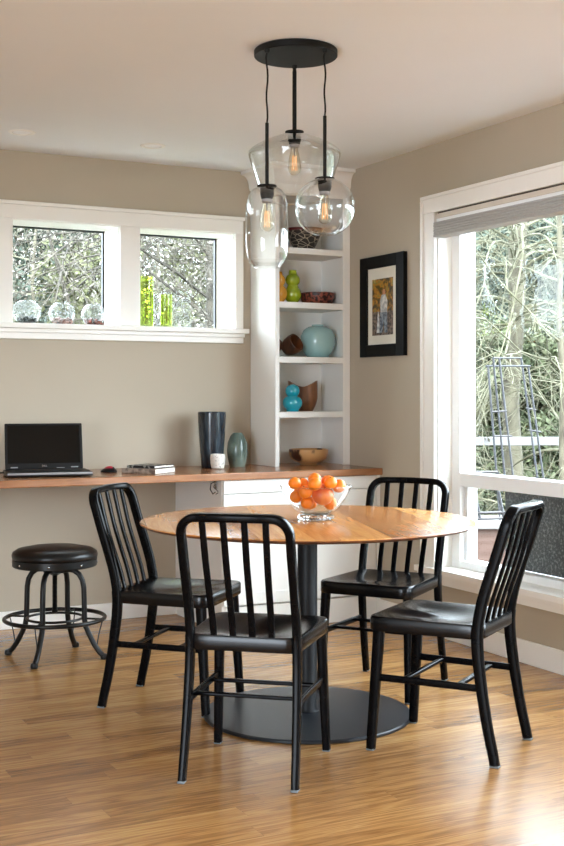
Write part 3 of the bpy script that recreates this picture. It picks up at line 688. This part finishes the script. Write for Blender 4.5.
# brown vase with scooped rim
vs = []; fs = []; seg = 48; lev = 12
for i in range(lev+1):
    t = i/lev
    rr = .058+.028*sin(min(1, t*2.2)*pi/2)
    for k in range(seg):
        a = 2*pi*k/seg; top = .140+.036*abs(cos(a))**1.5
        sq = 1.0
        vs.append((rr*cos(a)*1.0, rr*sin(a)*.62, t*top))
for i in range(lev):
    for k in range(seg): fs.append((i*seg+k, i*seg+(k+1) % seg, (i+1)*seg+(k+1) % seg, (i+1)*seg+k))
o2 = len(vs)
for i in range(lev, -1, -1):
    for k in range(seg):
        x, y, z = vs[i*seg+k]; vs.append((x*.88, y*.88, max(z-.001, .01)))
for i in range(lev):
    for k in range(seg): fs.append((o2+i*seg+k, o2+i*seg+(k+1) % seg, o2+(i+1)*seg+(k+1) % seg, o2+(i+1)*seg+k))
for k in range(seg): fs.append((lev*seg+k, lev*seg+(k+1) % seg, o2+(k+1) % seg, o2+k))
fs.append(tuple(reversed(range(seg)))); fs.append(tuple(o2+lev*seg+k for k in range(seg)))
thing1(MB().add(vs, fs), 'wooden_vase', 'brownwood', 'brown wooden vase with scooped rim behind the turquoise vase', 'vase', (3.322, 6.13, Z4), rz=-.48)
# tilted brown wood cup and bowl
tl = Matrix.Translation((0,0,.066)) @ Matrix.Rotation(radians(-66), 4, 'Z') @ Matrix.Rotation(radians(62), 4, 'Y') @ Matrix.Translation((0,0,-.02))
thing1(MB().lathe([(.0001,-.035),(.030,-.035),(.040,-.030),(.053,.0),(.056,.035),(.053,.055),(.050,.057),(.047,.054),(.048,.03),(.042,.0),(.0001,-.015)], (0,0,0), 40, tl), 'wooden_cup', 'darkwood', 'round dark wooden cup lying tilted on the middle shelf', 'cup', (3.200, 6.03, Z3+.003))
tl2 = Matrix.Translation((0,0,.056)) @ Matrix.Rotation(radians(10), 4, 'Z') @ Matrix.Rotation(radians(42), 4, 'Y') @ Matrix.Translation((0,0,-.040))
thing1(MB().lathe([(.0001,0),(.028,0),(.034,.004),(.05,.03),(.057,.07),(.054,.072),(.046,.04),(.025,.012),(.0001,.01)], (0,0,0), 40, tl2), 'wooden_bowl', 'brownwood', 'brown wooden bowl tipped against the dark cup on the middle shelf', 'bowl', (3.122, 6.12, Z3+.013), angle=40)
thing1(lat([(.0001,0),(.075,0),(.082,.003),(.096,.03),(.1005,.066),(.097,.069),(.092,.06),(.08,.012),(.0001,.008)]), 'carved_bowl', 'carved', 'low dark carved bowl on the shelf beside the lime green vase', 'bowl', (3.395, 6.085, Z2))
gb = tag(empty('patterned_bowl', (3.295, 6.065, Z1)), 'black and bone geometric patterned bowl on the top shelf behind the pendants', 'bowl')
MB().lathe([(.0001,0),(.048,0),(.052,.003),(.078,.052),(.106,.110),(.102,.110),(.078,.05),(.056,.008),(.0001,.006)], seg=48).build('body', 'geo', gb)
MB().lathe([(.102,.112),(.106,.1105),(.109,.118),(.1105,.126),(.107,.127),(.104,.118)], seg=48).build('rim', 'redband', gb)

# window sill
SZ = 1.5985+E_
def fishbowl(x, y, R_, h, fill, lab):
    r = tag(empty('glass_bowl', (x, y, SZ)), lab, 'bowl', 'round glass bowls on the left window sill')
    pr_ = []
    for a in range(-62, 59, 8): ra = radians(a); pr_.append((R_*cos(ra), h*.52+h*.56*sin(ra)))
    pr_[0] = (pr_[0][0], 0.001)
    MB().lathe([(.0001, 0.001)]+pr_+[(pr_[-1][0]*1.03, h)], seg=40, caps=False).build('bowl_wall', 'sillglass', r, angle=70)
    rnd = random.Random(int(x*1000)); st_ = MB()
    for k in range(80):
        q = sqrt(rnd.random())*R_*.74; a = rnd.random()*2*pi; s_ = rnd.uniform(.006, .011)
        st_.sphere((q*cos(a), q*sin(a), .010+rnd.random()*.034*(1-q/R_*.4)), s_, 8, 5, (1,1,.7))
    p_ = st_.build('pebbles', fill, r); p_['kind'] = 'stuff'
fishbowl(1.757, 6.335, .076, .125, 'pebbledark', 'leftmost round glass bowl on the window sill, dark pebbles inside')
fishbowl(1.951, 6.335, .071, .120, 'pebblered', 'middle round glass bowl on the window sill, reddish pebbles inside')
fishbowl(2.128, 6.335, .067, .118, 'pebblemix', 'round glass bowl nearest the window mullion, mixed dark stones inside')
def cyl(x, y, R_, h, lab):
    thing1(MB().lathe([(.0001, .001), (R_*.92, .001), (R_*.96, .004), (R_, h), (R_*.95, h), (R_*.90, .016), (.0001, .014)], seg=40), 'cylinder_vase', 'greenglass', lab, 'vase', (x, y, SZ), 'green glass vases on the right window sill')
cyl(2.437, 6.335, .041, .285, 'tall lime green glass cylinder vase on the window sill')
cyl(2.556, 6.335, .036, .188, 'shorter lime green glass cylinder vase on the window sill')

# ------------------------------------------------------------------ fruit bowl
FBX, FBY = 2.240, 4.028; TZ = .7455+E_
fb = tag(empty('glass_fruit_bowl', (FBX, FBY, TZ)), 'clear glass bowl of fruit in the middle of the round table', 'bowl')
bowl_prof = [(.0001,.022),(.046,.023),(.066,.031),(.088,.047),(.110,.076),(.128,.108),(.136,.126),(.1378,.129),(.137,.1355),(.134,.133),(.124,.1185),(.102,.085),(.078,.053),(.057,.034),(.038,.0255),(.0001,.025)]
MB().lathe(bowl_prof[:8], seg=72, caps=False).build('bowl_wall', 'bowlglass', fb, angle=80)
MB().tube([(.137*cos(2*pi*k/72),   .137*sin(2*pi*k/72), .129) for k in range(72)], .0017, 8, closed=True).build('rim', 'footglass', fb)
ftb = MB(); n_ = 24; vs = []; fs = []
for i, (r_, z_) in enumerate([(.056,0),(.066,.004),(.066,.016),(.054,.0215)]):
    for k in range(n_*2): rr = r_*(1+.045*(k % 2)); a = pi*k/n_; vs.append((rr*cos(a), rr*sin(a), z_))
for i in range(3):
    for k in range(n_*2): fs.append((i*48+k, i*48+(k+1) % 48, (i+1)*48+(k+1) % 48, (i+1)*48+k))
fs.append(tuple(reversed(range(48)))); fs.append(tuple(3*48+k for k in range(48)))
ftb.add(vs, fs).build('foot', 'footglass', fb, angle=10)
# fruit: pack spheres in the bowl by relaxing against wall and each other
want = [(289.8,490.5,4.50,.0245),(303,485.5,4.53,.0265),(311,488,4.49,.0265),(301,499,4.47,.0265),(312.5,480,4.56,.025),(321.5,499,4.475,.042),(326,482.5,4.57,.025),(336.5,484,4.52,.026),(335,493,4.49,.025),(293,500,4.55,.025),(308,505,4.50,.025),(330,500,4.58,.025),(318,487,4.60,.027),(300,490,4.63,.026),(310,500,4.60,.026)]
pts = []
for (x, y, d, r_) in want:
    p_ = cam(x, y, d); pts.append([Vector((p_.x-FBX, p_.y-FBY, p_.z-TZ)), r_])
def wall_r(z):
    zs = bowl_prof[1:8]
    if z <= zs[0][1]: return 0
    for (ra, za), (rb, zb) in zip(zs, zs[1:]):
        if za <= z <= zb: return lerp(ra, rb, (z-za)/(zb-za))
    return .14
inner = [(.0001,.027),(.044,.0275),(.063,.034),(.085,.050),(.107,.076),(.125,.105),(.134,.121),(.16,.17)]
W0 = [q[0].copy() for q in pts]
for it in range(900):
    if it < 700:
        for q, w0 in zip(pts, W0): q[0] += (w0-Vector((0,0,.012))-q[0])*.02
    for i in range(len(pts)):
        for j in range(i):
            dv = pts[i][0]-pts[j][0]; l = dv.length; mn = pts[i][1]+pts[j][1]+.0008
            if l < mn:
                dv = dv/max(l, 1e-6)*(mn-l)*.5; pts[i][0] += dv; pts[j][0] -= dv
    for q in pts:
        p_, r_ = q; rad_ = sqrt(p_.x**2+p_.y**2); best = None
        for (ra, za), (rb, zb) in zip(inner, inner[1:]):
            ex, ez = rb-ra, zb-za; L2 = ex*ex+ez*ez; t = max(0, min(1, ((rad_-ra)*ex+(p_.z-za)*ez)/L2)); qx, qz = ra+ex*t, za+ez*t
            dx, dz_ = rad_-qx, p_.z-qz; nx_, nz_ = -ez, ex; ll = sqrt(L2); nx_, nz_ = nx_/ll, nz_/ll
            sd = dx*nx_+dz_*nz_; dd = sqrt(dx*dx+dz_*dz_)*(1 if sd >= 0 else -1)
            if best is None or abs(dd) < abs(best[0]): best = (dd, nx_, nz_)
        dd, nx_, nz_ = best
        if dd < r_+.001:
            push = r_+.001-dd; rad2 = rad_+nx_*push; p_.z += nz_*push
            if rad_ > 1e-5: p_.x *= rad2/rad_; p_.y *= rad2/rad_
FR = ['orange at the far left of the upper row in the glass fruit bowl', 'orange peeking out just right of the far left upper orange', 'upper front orange in the middle of the pile, directly below the topmost one', 'orange in the second row, between the left oranges and the apple', 'topmost orange, at the back of the pile', 'large red and yellow apple in the fruit bowl', 'orange at the top right of the pile, partly behind another orange', 'orange at the far right edge of the fruit bowl', 'upper front orange right of centre, just above the apple', 'orange low at the left, beneath the far left upper orange', 'orange at the bottom of the bowl, left below the apple', 'orange at the bottom right of the bowl beneath the apple', 'orange hidden in the pile behind the apple', 'orange at the back left of the pile, mostly hidden', 'orange buried at the bottom middle, behind the lowest left orange']
for i, ((p_, r_), lab) in enumerate(zip(pts, FR)):
    ap = i == 5; nm = 'apple' if ap else 'orange'
    prof_ = []
    for a in range(0, 181, 12):
        ra = radians(a); dim = 1-.16*math.exp(-(a/16.)**2)-.10*math.exp(-((180-a)/14.)**2) if ap else 1-.05*math.exp(-(a/10.)**2)
        prof_.append((max(.00005, r_*sin(ra)), r_*cos(ra)*dim*(.93 if ap else .95)))
    o = MB().lathe(prof_, seg=24).build(nm, 'apple' if ap else 'orange', loc=(FBX+p_.x, FBY+p_.y, TZ+p_.z)); o.rotation_euler = (random.uniform(-.5,.5), random.uniform(-.5,.5), random.random()*6)
    if ap: o.rotation_euler = (.75, -.3, 0)
    tag(o, lab, 'fruit', None if ap else 'oranges in the glass bowl')
    if ap: MB().tube([(0,0,r_*.72), (.002,0,r_*.9), (.005,0,r_*1.02)], .0015, 6).build('stem', 'stem', o)
    else: MB().lathe([(.003, 0), (.0022, .0016), (.0001, .0018)], seg=8).build('stem_button', 'leafmid', o, loc=(0, 0, r_*.905))

# ------------------------------------------------------------------ outdoors
import numpy as np
def foliage(name, mat, blobs, n, size, parent, seed=0, droop=0.):
    rng = np.random.default_rng(seed); vs = []; fs = []
    tot = sum(b[1][0]*b[1][1]*b[1][2] for b in blobs)
    V = []
    for (c_, rad_) in blobs:
        k = max(4, int(n*rad_[0]*rad_[1]*rad_[2]/tot))
        d = rng.normal(size=(k, 3)); d /= np.linalg.norm(d, axis=1)[:, None]
        rr = rng.random(k)**.5
        p = d*rr[:, None]*np.array(rad_)+np.array(c_)
        a = rng.normal(size=(k, 3)); a /= np.linalg.norm(a, axis=1)[:, None]
        b_ = rng.normal(size=(k, 3)); b_ -= a*(a*b_).sum(1)[:, None]; b_ /= np.linalg.norm(b_, axis=1)[:, None]
        s_ = size*rng.uniform(.5, 1.3, k)[:, None]
        V.append(np.stack([p-a*s_, p+b_*s_*.45, p+a*s_, p-b_*s_*.45], 1).reshape(-1, 3))
    V = np.concatenate(V); nq = len(V)//4
    me = bpy.data.meshes.new(name); F_ = np.arange(nq*4).reshape(-1, 4)
    me.from_pydata(V.tolist(), [], F_.tolist()); me.materials.append(M[mat])
    o = bpy.data.objects.new(name, me); COL.objects.link(o); o.parent = parent; return o
def branch(mb, p, d, L_, r, depth, rnd, grav=0., kids=4, seg=5, wig=.25):
    path = [Vector(p)]; dd = Vector(d).normalized(); n_ = 6 if depth > 0 else 4
    for i in range(n_):
        dd = (dd+Vector((rnd.gauss(0, wig), rnd.gauss(0, wig), rnd.gauss(0, wig)-grav))*.5).normalized(); path.append(path[-1]+dd*L_/n_)
    mb.tube(path, r, seg, radii=[max(.0022, r*(1-.75*i/n_)) for i in range(n_+1)])
    if depth > 0:
        for k in range(kids):
            i = rnd.randint(1, n_); q = path[i]; t = (path[i]-path[i-1]).normalized()
            ax = Vector((rnd.gauss(0,1), rnd.gauss(0,1), rnd.gauss(0,1)))
            nd = (t+ax.normalized()*.95).normalized(); branch(mb, q, nd, L_*rnd.uniform(.45,.7), r*.55, depth-1, rnd, grav, kids, 4, wig)
def bare_tree(loc, h, r, lab, seed, nb=12, depth=3, bl=2.2, mat='twig', lo=.35, grav=.0, kids=4, leaves=None, lean=(0,0), tm='bark', rb=.4):
    rnd = random.Random(seed); t = tag(empty('bare_tree', loc), lab, 'tree', 'trees outside the windows')
    tr = MB(); path = [(lean[0]*(i/9)**1.5+rnd.gauss(0,.03)*(i>0), lean[1]*(i/9)**1.5+rnd.gauss(0,.03)*(i>0), h*i/9) for i in range(10)]
    tr.tube(path, r, 10, radii=[r*(1.15-.6*i/9) for i in range(10)]); tr.build('trunk', tm, t)
    bm_ = MB()
    for k in range(nb):
        f_ = lerp(lo, 1, (k+rnd.random()*.6)/nb); i = min(8, int(f_*9)); p = Vector(path[i]).lerp(Vector(path[i+1]), f_*9-i if f_*9-i < 1 else 1)
        a = rnd.random()*2*pi; branch(bm_, p, (cos(a), sin(a), rnd.uniform(-.15,.7)), bl*rnd.uniform(.6,1.1), r*rb, depth, rnd, grav, kids)
    bm_.build('branches', mat, t)
    if leaves:
        mt, nl, sz = leaves; foliage('leaves', mt, [((lean[0]*.7, lean[1]*.7, h*.8), (bl*1.1, bl*1.1, h*.42))], nl, sz, t, seed)
    return t
def bushy(loc, h, w, mat, lab, seed, n=9000, size=.075, cat='tree', name='evergreen_tree'):
    if loc[0] > .6*loc[1]: h = min(h, 1.9+.175*math.hypot(loc[0], loc[1]))
    rnd = random.Random(seed); t = tag(empty(name, loc), lab, cat, 'trees outside the windows')
    MB().tube([(0,0,0), (.05,0,h*.4), (0,.05,h*.85)], .06, 8, radii=[.08,.06,.03]).build('trunk', 'darktwig', t)
    bl = []
    for k in range(30):
        f_ = (k+rnd.random())/30; rr = w*(1-.55*f_)*rnd.uniform(.1,.85); a = rnd.random()*2*pi
        bl.append(((rr*cos(a), rr*sin(a), h*(.08+.85*f_)), (w*rnd.uniform(.3,.5), w*rnd.uniform(.3,.5), h*rnd.uniform(.08,.13))))
    foliage('foliage', mat, bl, n, size, t, seed); return t
GZ = -.55
gd = MB().box(-14, 60, 6.6, 70, GZ-.2, GZ).box(3.8, 60, -30, 6.6, GZ-.2, GZ)
tag(gd.build('lawn', 'grass', smooth=False), 'green lawn beyond the windows', 'grass', kind='structure')
def wpos(x, d): p_ = cam(x, 394, d); return p_.x, p_.y
# behind the back windows
i_ = 0
for (x, d, h, w, mt, lab) in [(15, 15, 8, 2.3, 'leafdark', 'dark evergreen tree seen through the left half of the left back window'),
        (70, 19, 8, 2.2, 'leafmid', 'mid green tree seen through the middle of the left back window'),
        (95, 13, 3.6, 1.0, 'leaflight', 'yellow-green bush low at the right of the left back window'),
        (-40, 16, 9, 2.6, 'leafdark', 'dark evergreen tree left of the left back window'),
        (175, 17, 5.0, 1.5, 'leaflight', 'yellow-green tree seen low in the right back window'),
        (130, 21, 9, 2.1, 'leafdark', 'dark evergreen tree far behind the two green vases'),
        (235, 22, 7, 2.0, 'leafmid', 'mid green tree at the right side of the right back window')]:
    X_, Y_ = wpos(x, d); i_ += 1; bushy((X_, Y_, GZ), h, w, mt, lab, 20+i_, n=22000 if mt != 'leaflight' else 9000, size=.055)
X_, Y_ = wpos(201, 11); bare_tree((X_, Y_, GZ), 4.0, .045, 'grey bare tree with a slim forked trunk in the right back window', 41, nb=16, depth=3, bl=1.9, mat='darktwig', lo=.3, kids=4, lean=(.0,-.25), leaves=('leafpale', 5200, .022), tm='darktwig')
X_, Y_ = wpos(112, 10.5); bare_tree((X_, Y_, GZ), 3.9, .022, 'bare tree with leaning grey branches across the left back window', 42, nb=16, depth=3, bl=2.0, mat='darktwig', lo=.3, kids=4, lean=(-.7,.2), leaves=('leafpale', 2600, .02), tm='darktwig')
X_, Y_ = wpos(160, 14); bare_tree((X_, Y_, GZ), 4.6, .025, 'thin bare tree far behind the green glass vases', 43, nb=16, depth=3, bl=2.3, mat='twig', lo=.2, kids=4, leaves=('leafpale', 7000, .025))
X_, Y_ = wpos(35, 12); bare_tree((X_, Y_, GZ), 4.2, .022, 'thin pale bare tree behind the leftmost glass bowl', 44, nb=14, depth=3, bl=2.0, mat='twig', lo=.2, kids=4)
# beyond the right window
X_, Y_ = wpos(514, 11)
mt_ = tag(empty('mossy_tree', (X_, Y_, GZ)), 'pale mossy tree with drooping bare branches in the large right window', 'tree', 'trees outside the windows')
MB().tube([(0,0,0), (.02,0,.8), (-.02,.03,1.7), (.03,0,2.5), (.05,.02,3.15), (.1,0,3.5)], .11, 12, radii=[.11,.085,.08,.075,.085,.05]).build('trunk', 'bark', mt_)
rnd = random.Random(5); bm_ = MB()
for k in range(34):
    a = 2*pi*k/34+rnd.gauss(0,.2); z_ = rnd.uniform(2.3, 3.5); L_ = rnd.uniform(1.2, 2.6)
    path = [Vector((0,0,z_))]; dd = Vector((cos(a), sin(a), rnd.uniform(.1,.8)))
    for q in range(8):
        dd = (dd+Vector((rnd.gauss(0,.12), rnd.gauss(0,.12), -.20))).normalized(); path.append(path[-1]+dd*L_/8)
    bm_.tube(path, .03, 6, radii=[.012*(1-.8*q/8)+.003 for q in range(9)])
    for q in range(6):
        i = rnd.randint(2, 8); branch(bm_, path[i], ((path[i]-path[i-1]).normalized()+Vector((rnd.gauss(0,.7), rnd.gauss(0,.7), rnd.gauss(0,.5)))), rnd.uniform(.5,1.1), .006, 2, rnd, .05, 4, 4)
bm_.build('branches', 'twig', mt_)
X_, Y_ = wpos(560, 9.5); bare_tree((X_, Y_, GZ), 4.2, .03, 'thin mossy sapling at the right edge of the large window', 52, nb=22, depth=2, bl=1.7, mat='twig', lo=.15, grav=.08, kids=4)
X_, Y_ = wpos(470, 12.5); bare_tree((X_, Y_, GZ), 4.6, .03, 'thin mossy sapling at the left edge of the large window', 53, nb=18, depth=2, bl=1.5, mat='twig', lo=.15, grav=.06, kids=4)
i_ = 0
for (x, d, h, w, mt, lab) in [(555, 17, 4.6, 2.0, 'leafdark', 'dark evergreen tree right of the mossy trunk'),
        (480, 22, 7.5, 1.9, 'leafdark', 'tall evergreen tree far behind at the left of the mossy trunk'),
        (515, 25, 8.5, 2.2, 'leafmid', 'tall mid green tree far behind the mossy trunk'),
        (548, 13.5, 2.6, 1.25, 'leafmid', 'rounded mid green bush right of the mossy trunk'),
        (620, 20, 9, 3.0, 'leafdark', 'large evergreen tree beyond the right edge of the photo'),
        (500, 14.5, 2.0, 1.0, 'leaflight', 'low yellow-green bush behind the iron trellis'),
        (455, 17, 3.0, 1.4, 'leafmid', 'mid green bush at the left edge of the large window'),
        (585, 26, 10, 2.6, 'leafmid', 'tall pale green tree furthest off at the right')]:
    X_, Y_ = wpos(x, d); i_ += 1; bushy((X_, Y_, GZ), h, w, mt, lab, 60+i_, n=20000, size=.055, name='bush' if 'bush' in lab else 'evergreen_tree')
# deck, railing, planter, trellis
tag(MB().box(3.78, 7.2, 1.0, 9.0, -.16, -.10).build('deck', 'deck', bevel=.003), 'pinkish wet wooden deck outside the large right window', 'deck', kind='structure')
ra, rb = Vector((6.03-.9*.8, 8.13+.9*.45, .80)), Vector((6.69+2.*.8, 7.79-2.*.42, .80))
rl = tag(empty('garden_railing', (ra.x, ra.y, GZ)), 'white horizontal railing outside the large right window', 'railing')
dv = (rb-ra); ln = dv.length; ang = atan2(dv.y, dv.x); rl.rotation_euler = (0, 0, ang)
MB().box(0, ln, -.05, .05, .80-GZ, .868-GZ).build('top_rail', 'outwhite', rl, bevel=.004)
for q in (0.05, ln/2, ln-.05): MB().box(q-.035, q+.035, -.035, .035, 0, .80-GZ).build('post', 'outwhite', rl, bevel=.004)
pl = tag(empty('planter_box', (5.15, 6.30, -.10)), 'pinkish wooden planter box with a white cap outside the window', 'planter', None); pl.rotation_euler = (0, 0, radians(-27))
MB().box(-.75, .75, -.22, .22, .0, .46).build('box', 'cedar', pl, bevel=.004)
MB().box(-.78, .78, -.25, .25, .46, .50).build('cap', 'outwhite', pl, bevel=.004)
def rods(name, lst, loc, lab, r=.007):
    t = tag(empty(name, loc), lab, 'trellis')
    for a_, b_, nm in lst: MB().tube([tuple(Vector(a_)-Vector(loc)), tuple(Vector(b_)-Vector(loc))], r, 6).build(nm, 'iron', t)
q = lambda x, y, d=7.85: tuple(cam(x, y, d))
DB = 8.2
L1 = [(q(488,366), q(500,520), 'upright'), (q(493,358), q(509,520), 'upright'), (q(499,358), q(518,520), 'upright'), (q(521,358,DB), q(543,520,DB), 'upright'), (q(528,366,DB), q(549,520,DB), 'upright'),
      (q(486,366), q(530,366,DB), 'crossbar'), (q(493,358), q(521,358,DB), 'crossbar'), (q(491,412), q(507,411), 'crossbar'), (q(494,436), q(512,436), 'crossbar'), (q(526,408,DB), q(536,410,DB), 'crossbar'), (q(529,430,DB), q(541,432,DB), 'crossbar')]
zb_ = Vector(q(500, 523)); rods('garden_trellis', L1, (zb_.x, zb_.y, .401), 'leaning dark iron trellis rising from the planter outside the window')
L2 = [(q(470,488,7.3), q(476,519,7.3), 'frame_bar'), (q(474,487,7.3), q(480,519,7.3), 'frame_bar'), (q(498,489,7.3), q(504,519,7.3), 'frame_bar'), (q(473,513,7.3), q(505,512,7.3), 'frame_bar'), (q(474,519,7.3), q(505,518,7.3), 'frame_bar'), (q(468,470,7.3), q(470,488,7.3), 'frame_bar'), (q(468,472,7.3), q(498,472,7.3), 'frame_bar'), (q(498,472,7.3), q(498,489,7.3), 'frame_bar')]
rods('iron_frame', L2, tuple(cam(478, 521, 7.3)), 'small dark iron frame standing on the planter cap', .009)

# ------------------------------------------------------------------ light
w = bpy.data.worlds.new('sky'); S.world = w; w.use_nodes = True; nt = w.node_tree; nt.nodes.clear()
o_ = nt.nodes.new('ShaderNodeOutputWorld'); bg = nt.nodes.new('ShaderNodeBackground'); nt.links.new(bg.outputs[0], o_.inputs[0])
tc = nt.nodes.new('ShaderNodeTexCoord'); nz = nt.nodes.new('ShaderNodeTexNoise'); nz.inputs['Scale'].default_value = 2.; nt.links.new(tc.outputs['Generated'], nz.inputs['Vector'])
r = nt.nodes.new('ShaderNodeValToRGB'); r.color_ramp.elements[0].color = (.75,.87,1.0,1); r.color_ramp.elements[1].color = (.83,.92,1,1); nt.links.new(nz.outputs[0], r.inputs[0]); nt.links.new(r.outputs[0], bg.inputs[0])
bg.inputs['Strength'].default_value = 8.0
sun = bpy.data.lights.new('sun', 'SUN'); sun.energy = 5.0; sun.angle = radians(25); sun.color = (1,.96,.9); so = bpy.data.objects.new('sun', sun); COL.objects.link(so)
so.rotation_euler = (radians(33), 0, radians(-20))
def portal(name, loc, rot, sx, sy):
    l = bpy.data.lights.new(name, 'AREA'); l.shape = 'RECTANGLE'; l.size = sx; l.size_y = sy; l.cycles.is_portal = True; l.energy = 0
    o = bpy.data.objects.new(name, l); COL.objects.link(o); o.location = loc; o.rotation_euler = rot
portal('portal_right', (3.75, 3.8, 1.245), (0, radians(90), 0), 1.8, 2.5)
portal('portal_right_near', (3.75, .05, 1.245), (0, radians(90), 0), 1.8, 3.3)
portal('portal_left_a', (LX-.21, -.2, 1.15), (0, radians(-90), 0), 2.1, 2.8)

# ------------------------------------------------------------------ camera
cd = bpy.data.cameras.new('camera'); co = bpy.data.objects.new('camera', cd); COL.objects.link(co); S.camera = co
co.location = (0, 0, H); co.rotation_euler = (radians(90), 0, -math.atan2(.4612, .8871))
cd.sensor_fit = 'VERTICAL'; cd.sensor_height = 36; cd.lens = 1205/846*36; cd.shift_y = -29/846; cd.clip_start = .05; cd.clip_end = 300
S.view_settings.view_transform = 'Standard'; S.view_settings.look = 'None'; S.view_settings.gamma = 1; S.view_settings.use_curve_mapping = False
S.view_settings.exposure = 1.25
S.cycles.use_denoising = True; S.cycles.max_bounces = 10; S.cycles.diffuse_bounces = 6; S.cycles.glossy_bounces = 5; S.cycles.transparent_max_bounces = 24; S.cycles.transmission_bounces = 8
S.cycles.caustics_reflective = False; S.cycles.caustics_refractive = False; S.cycles.sample_clamp_indirect = 6
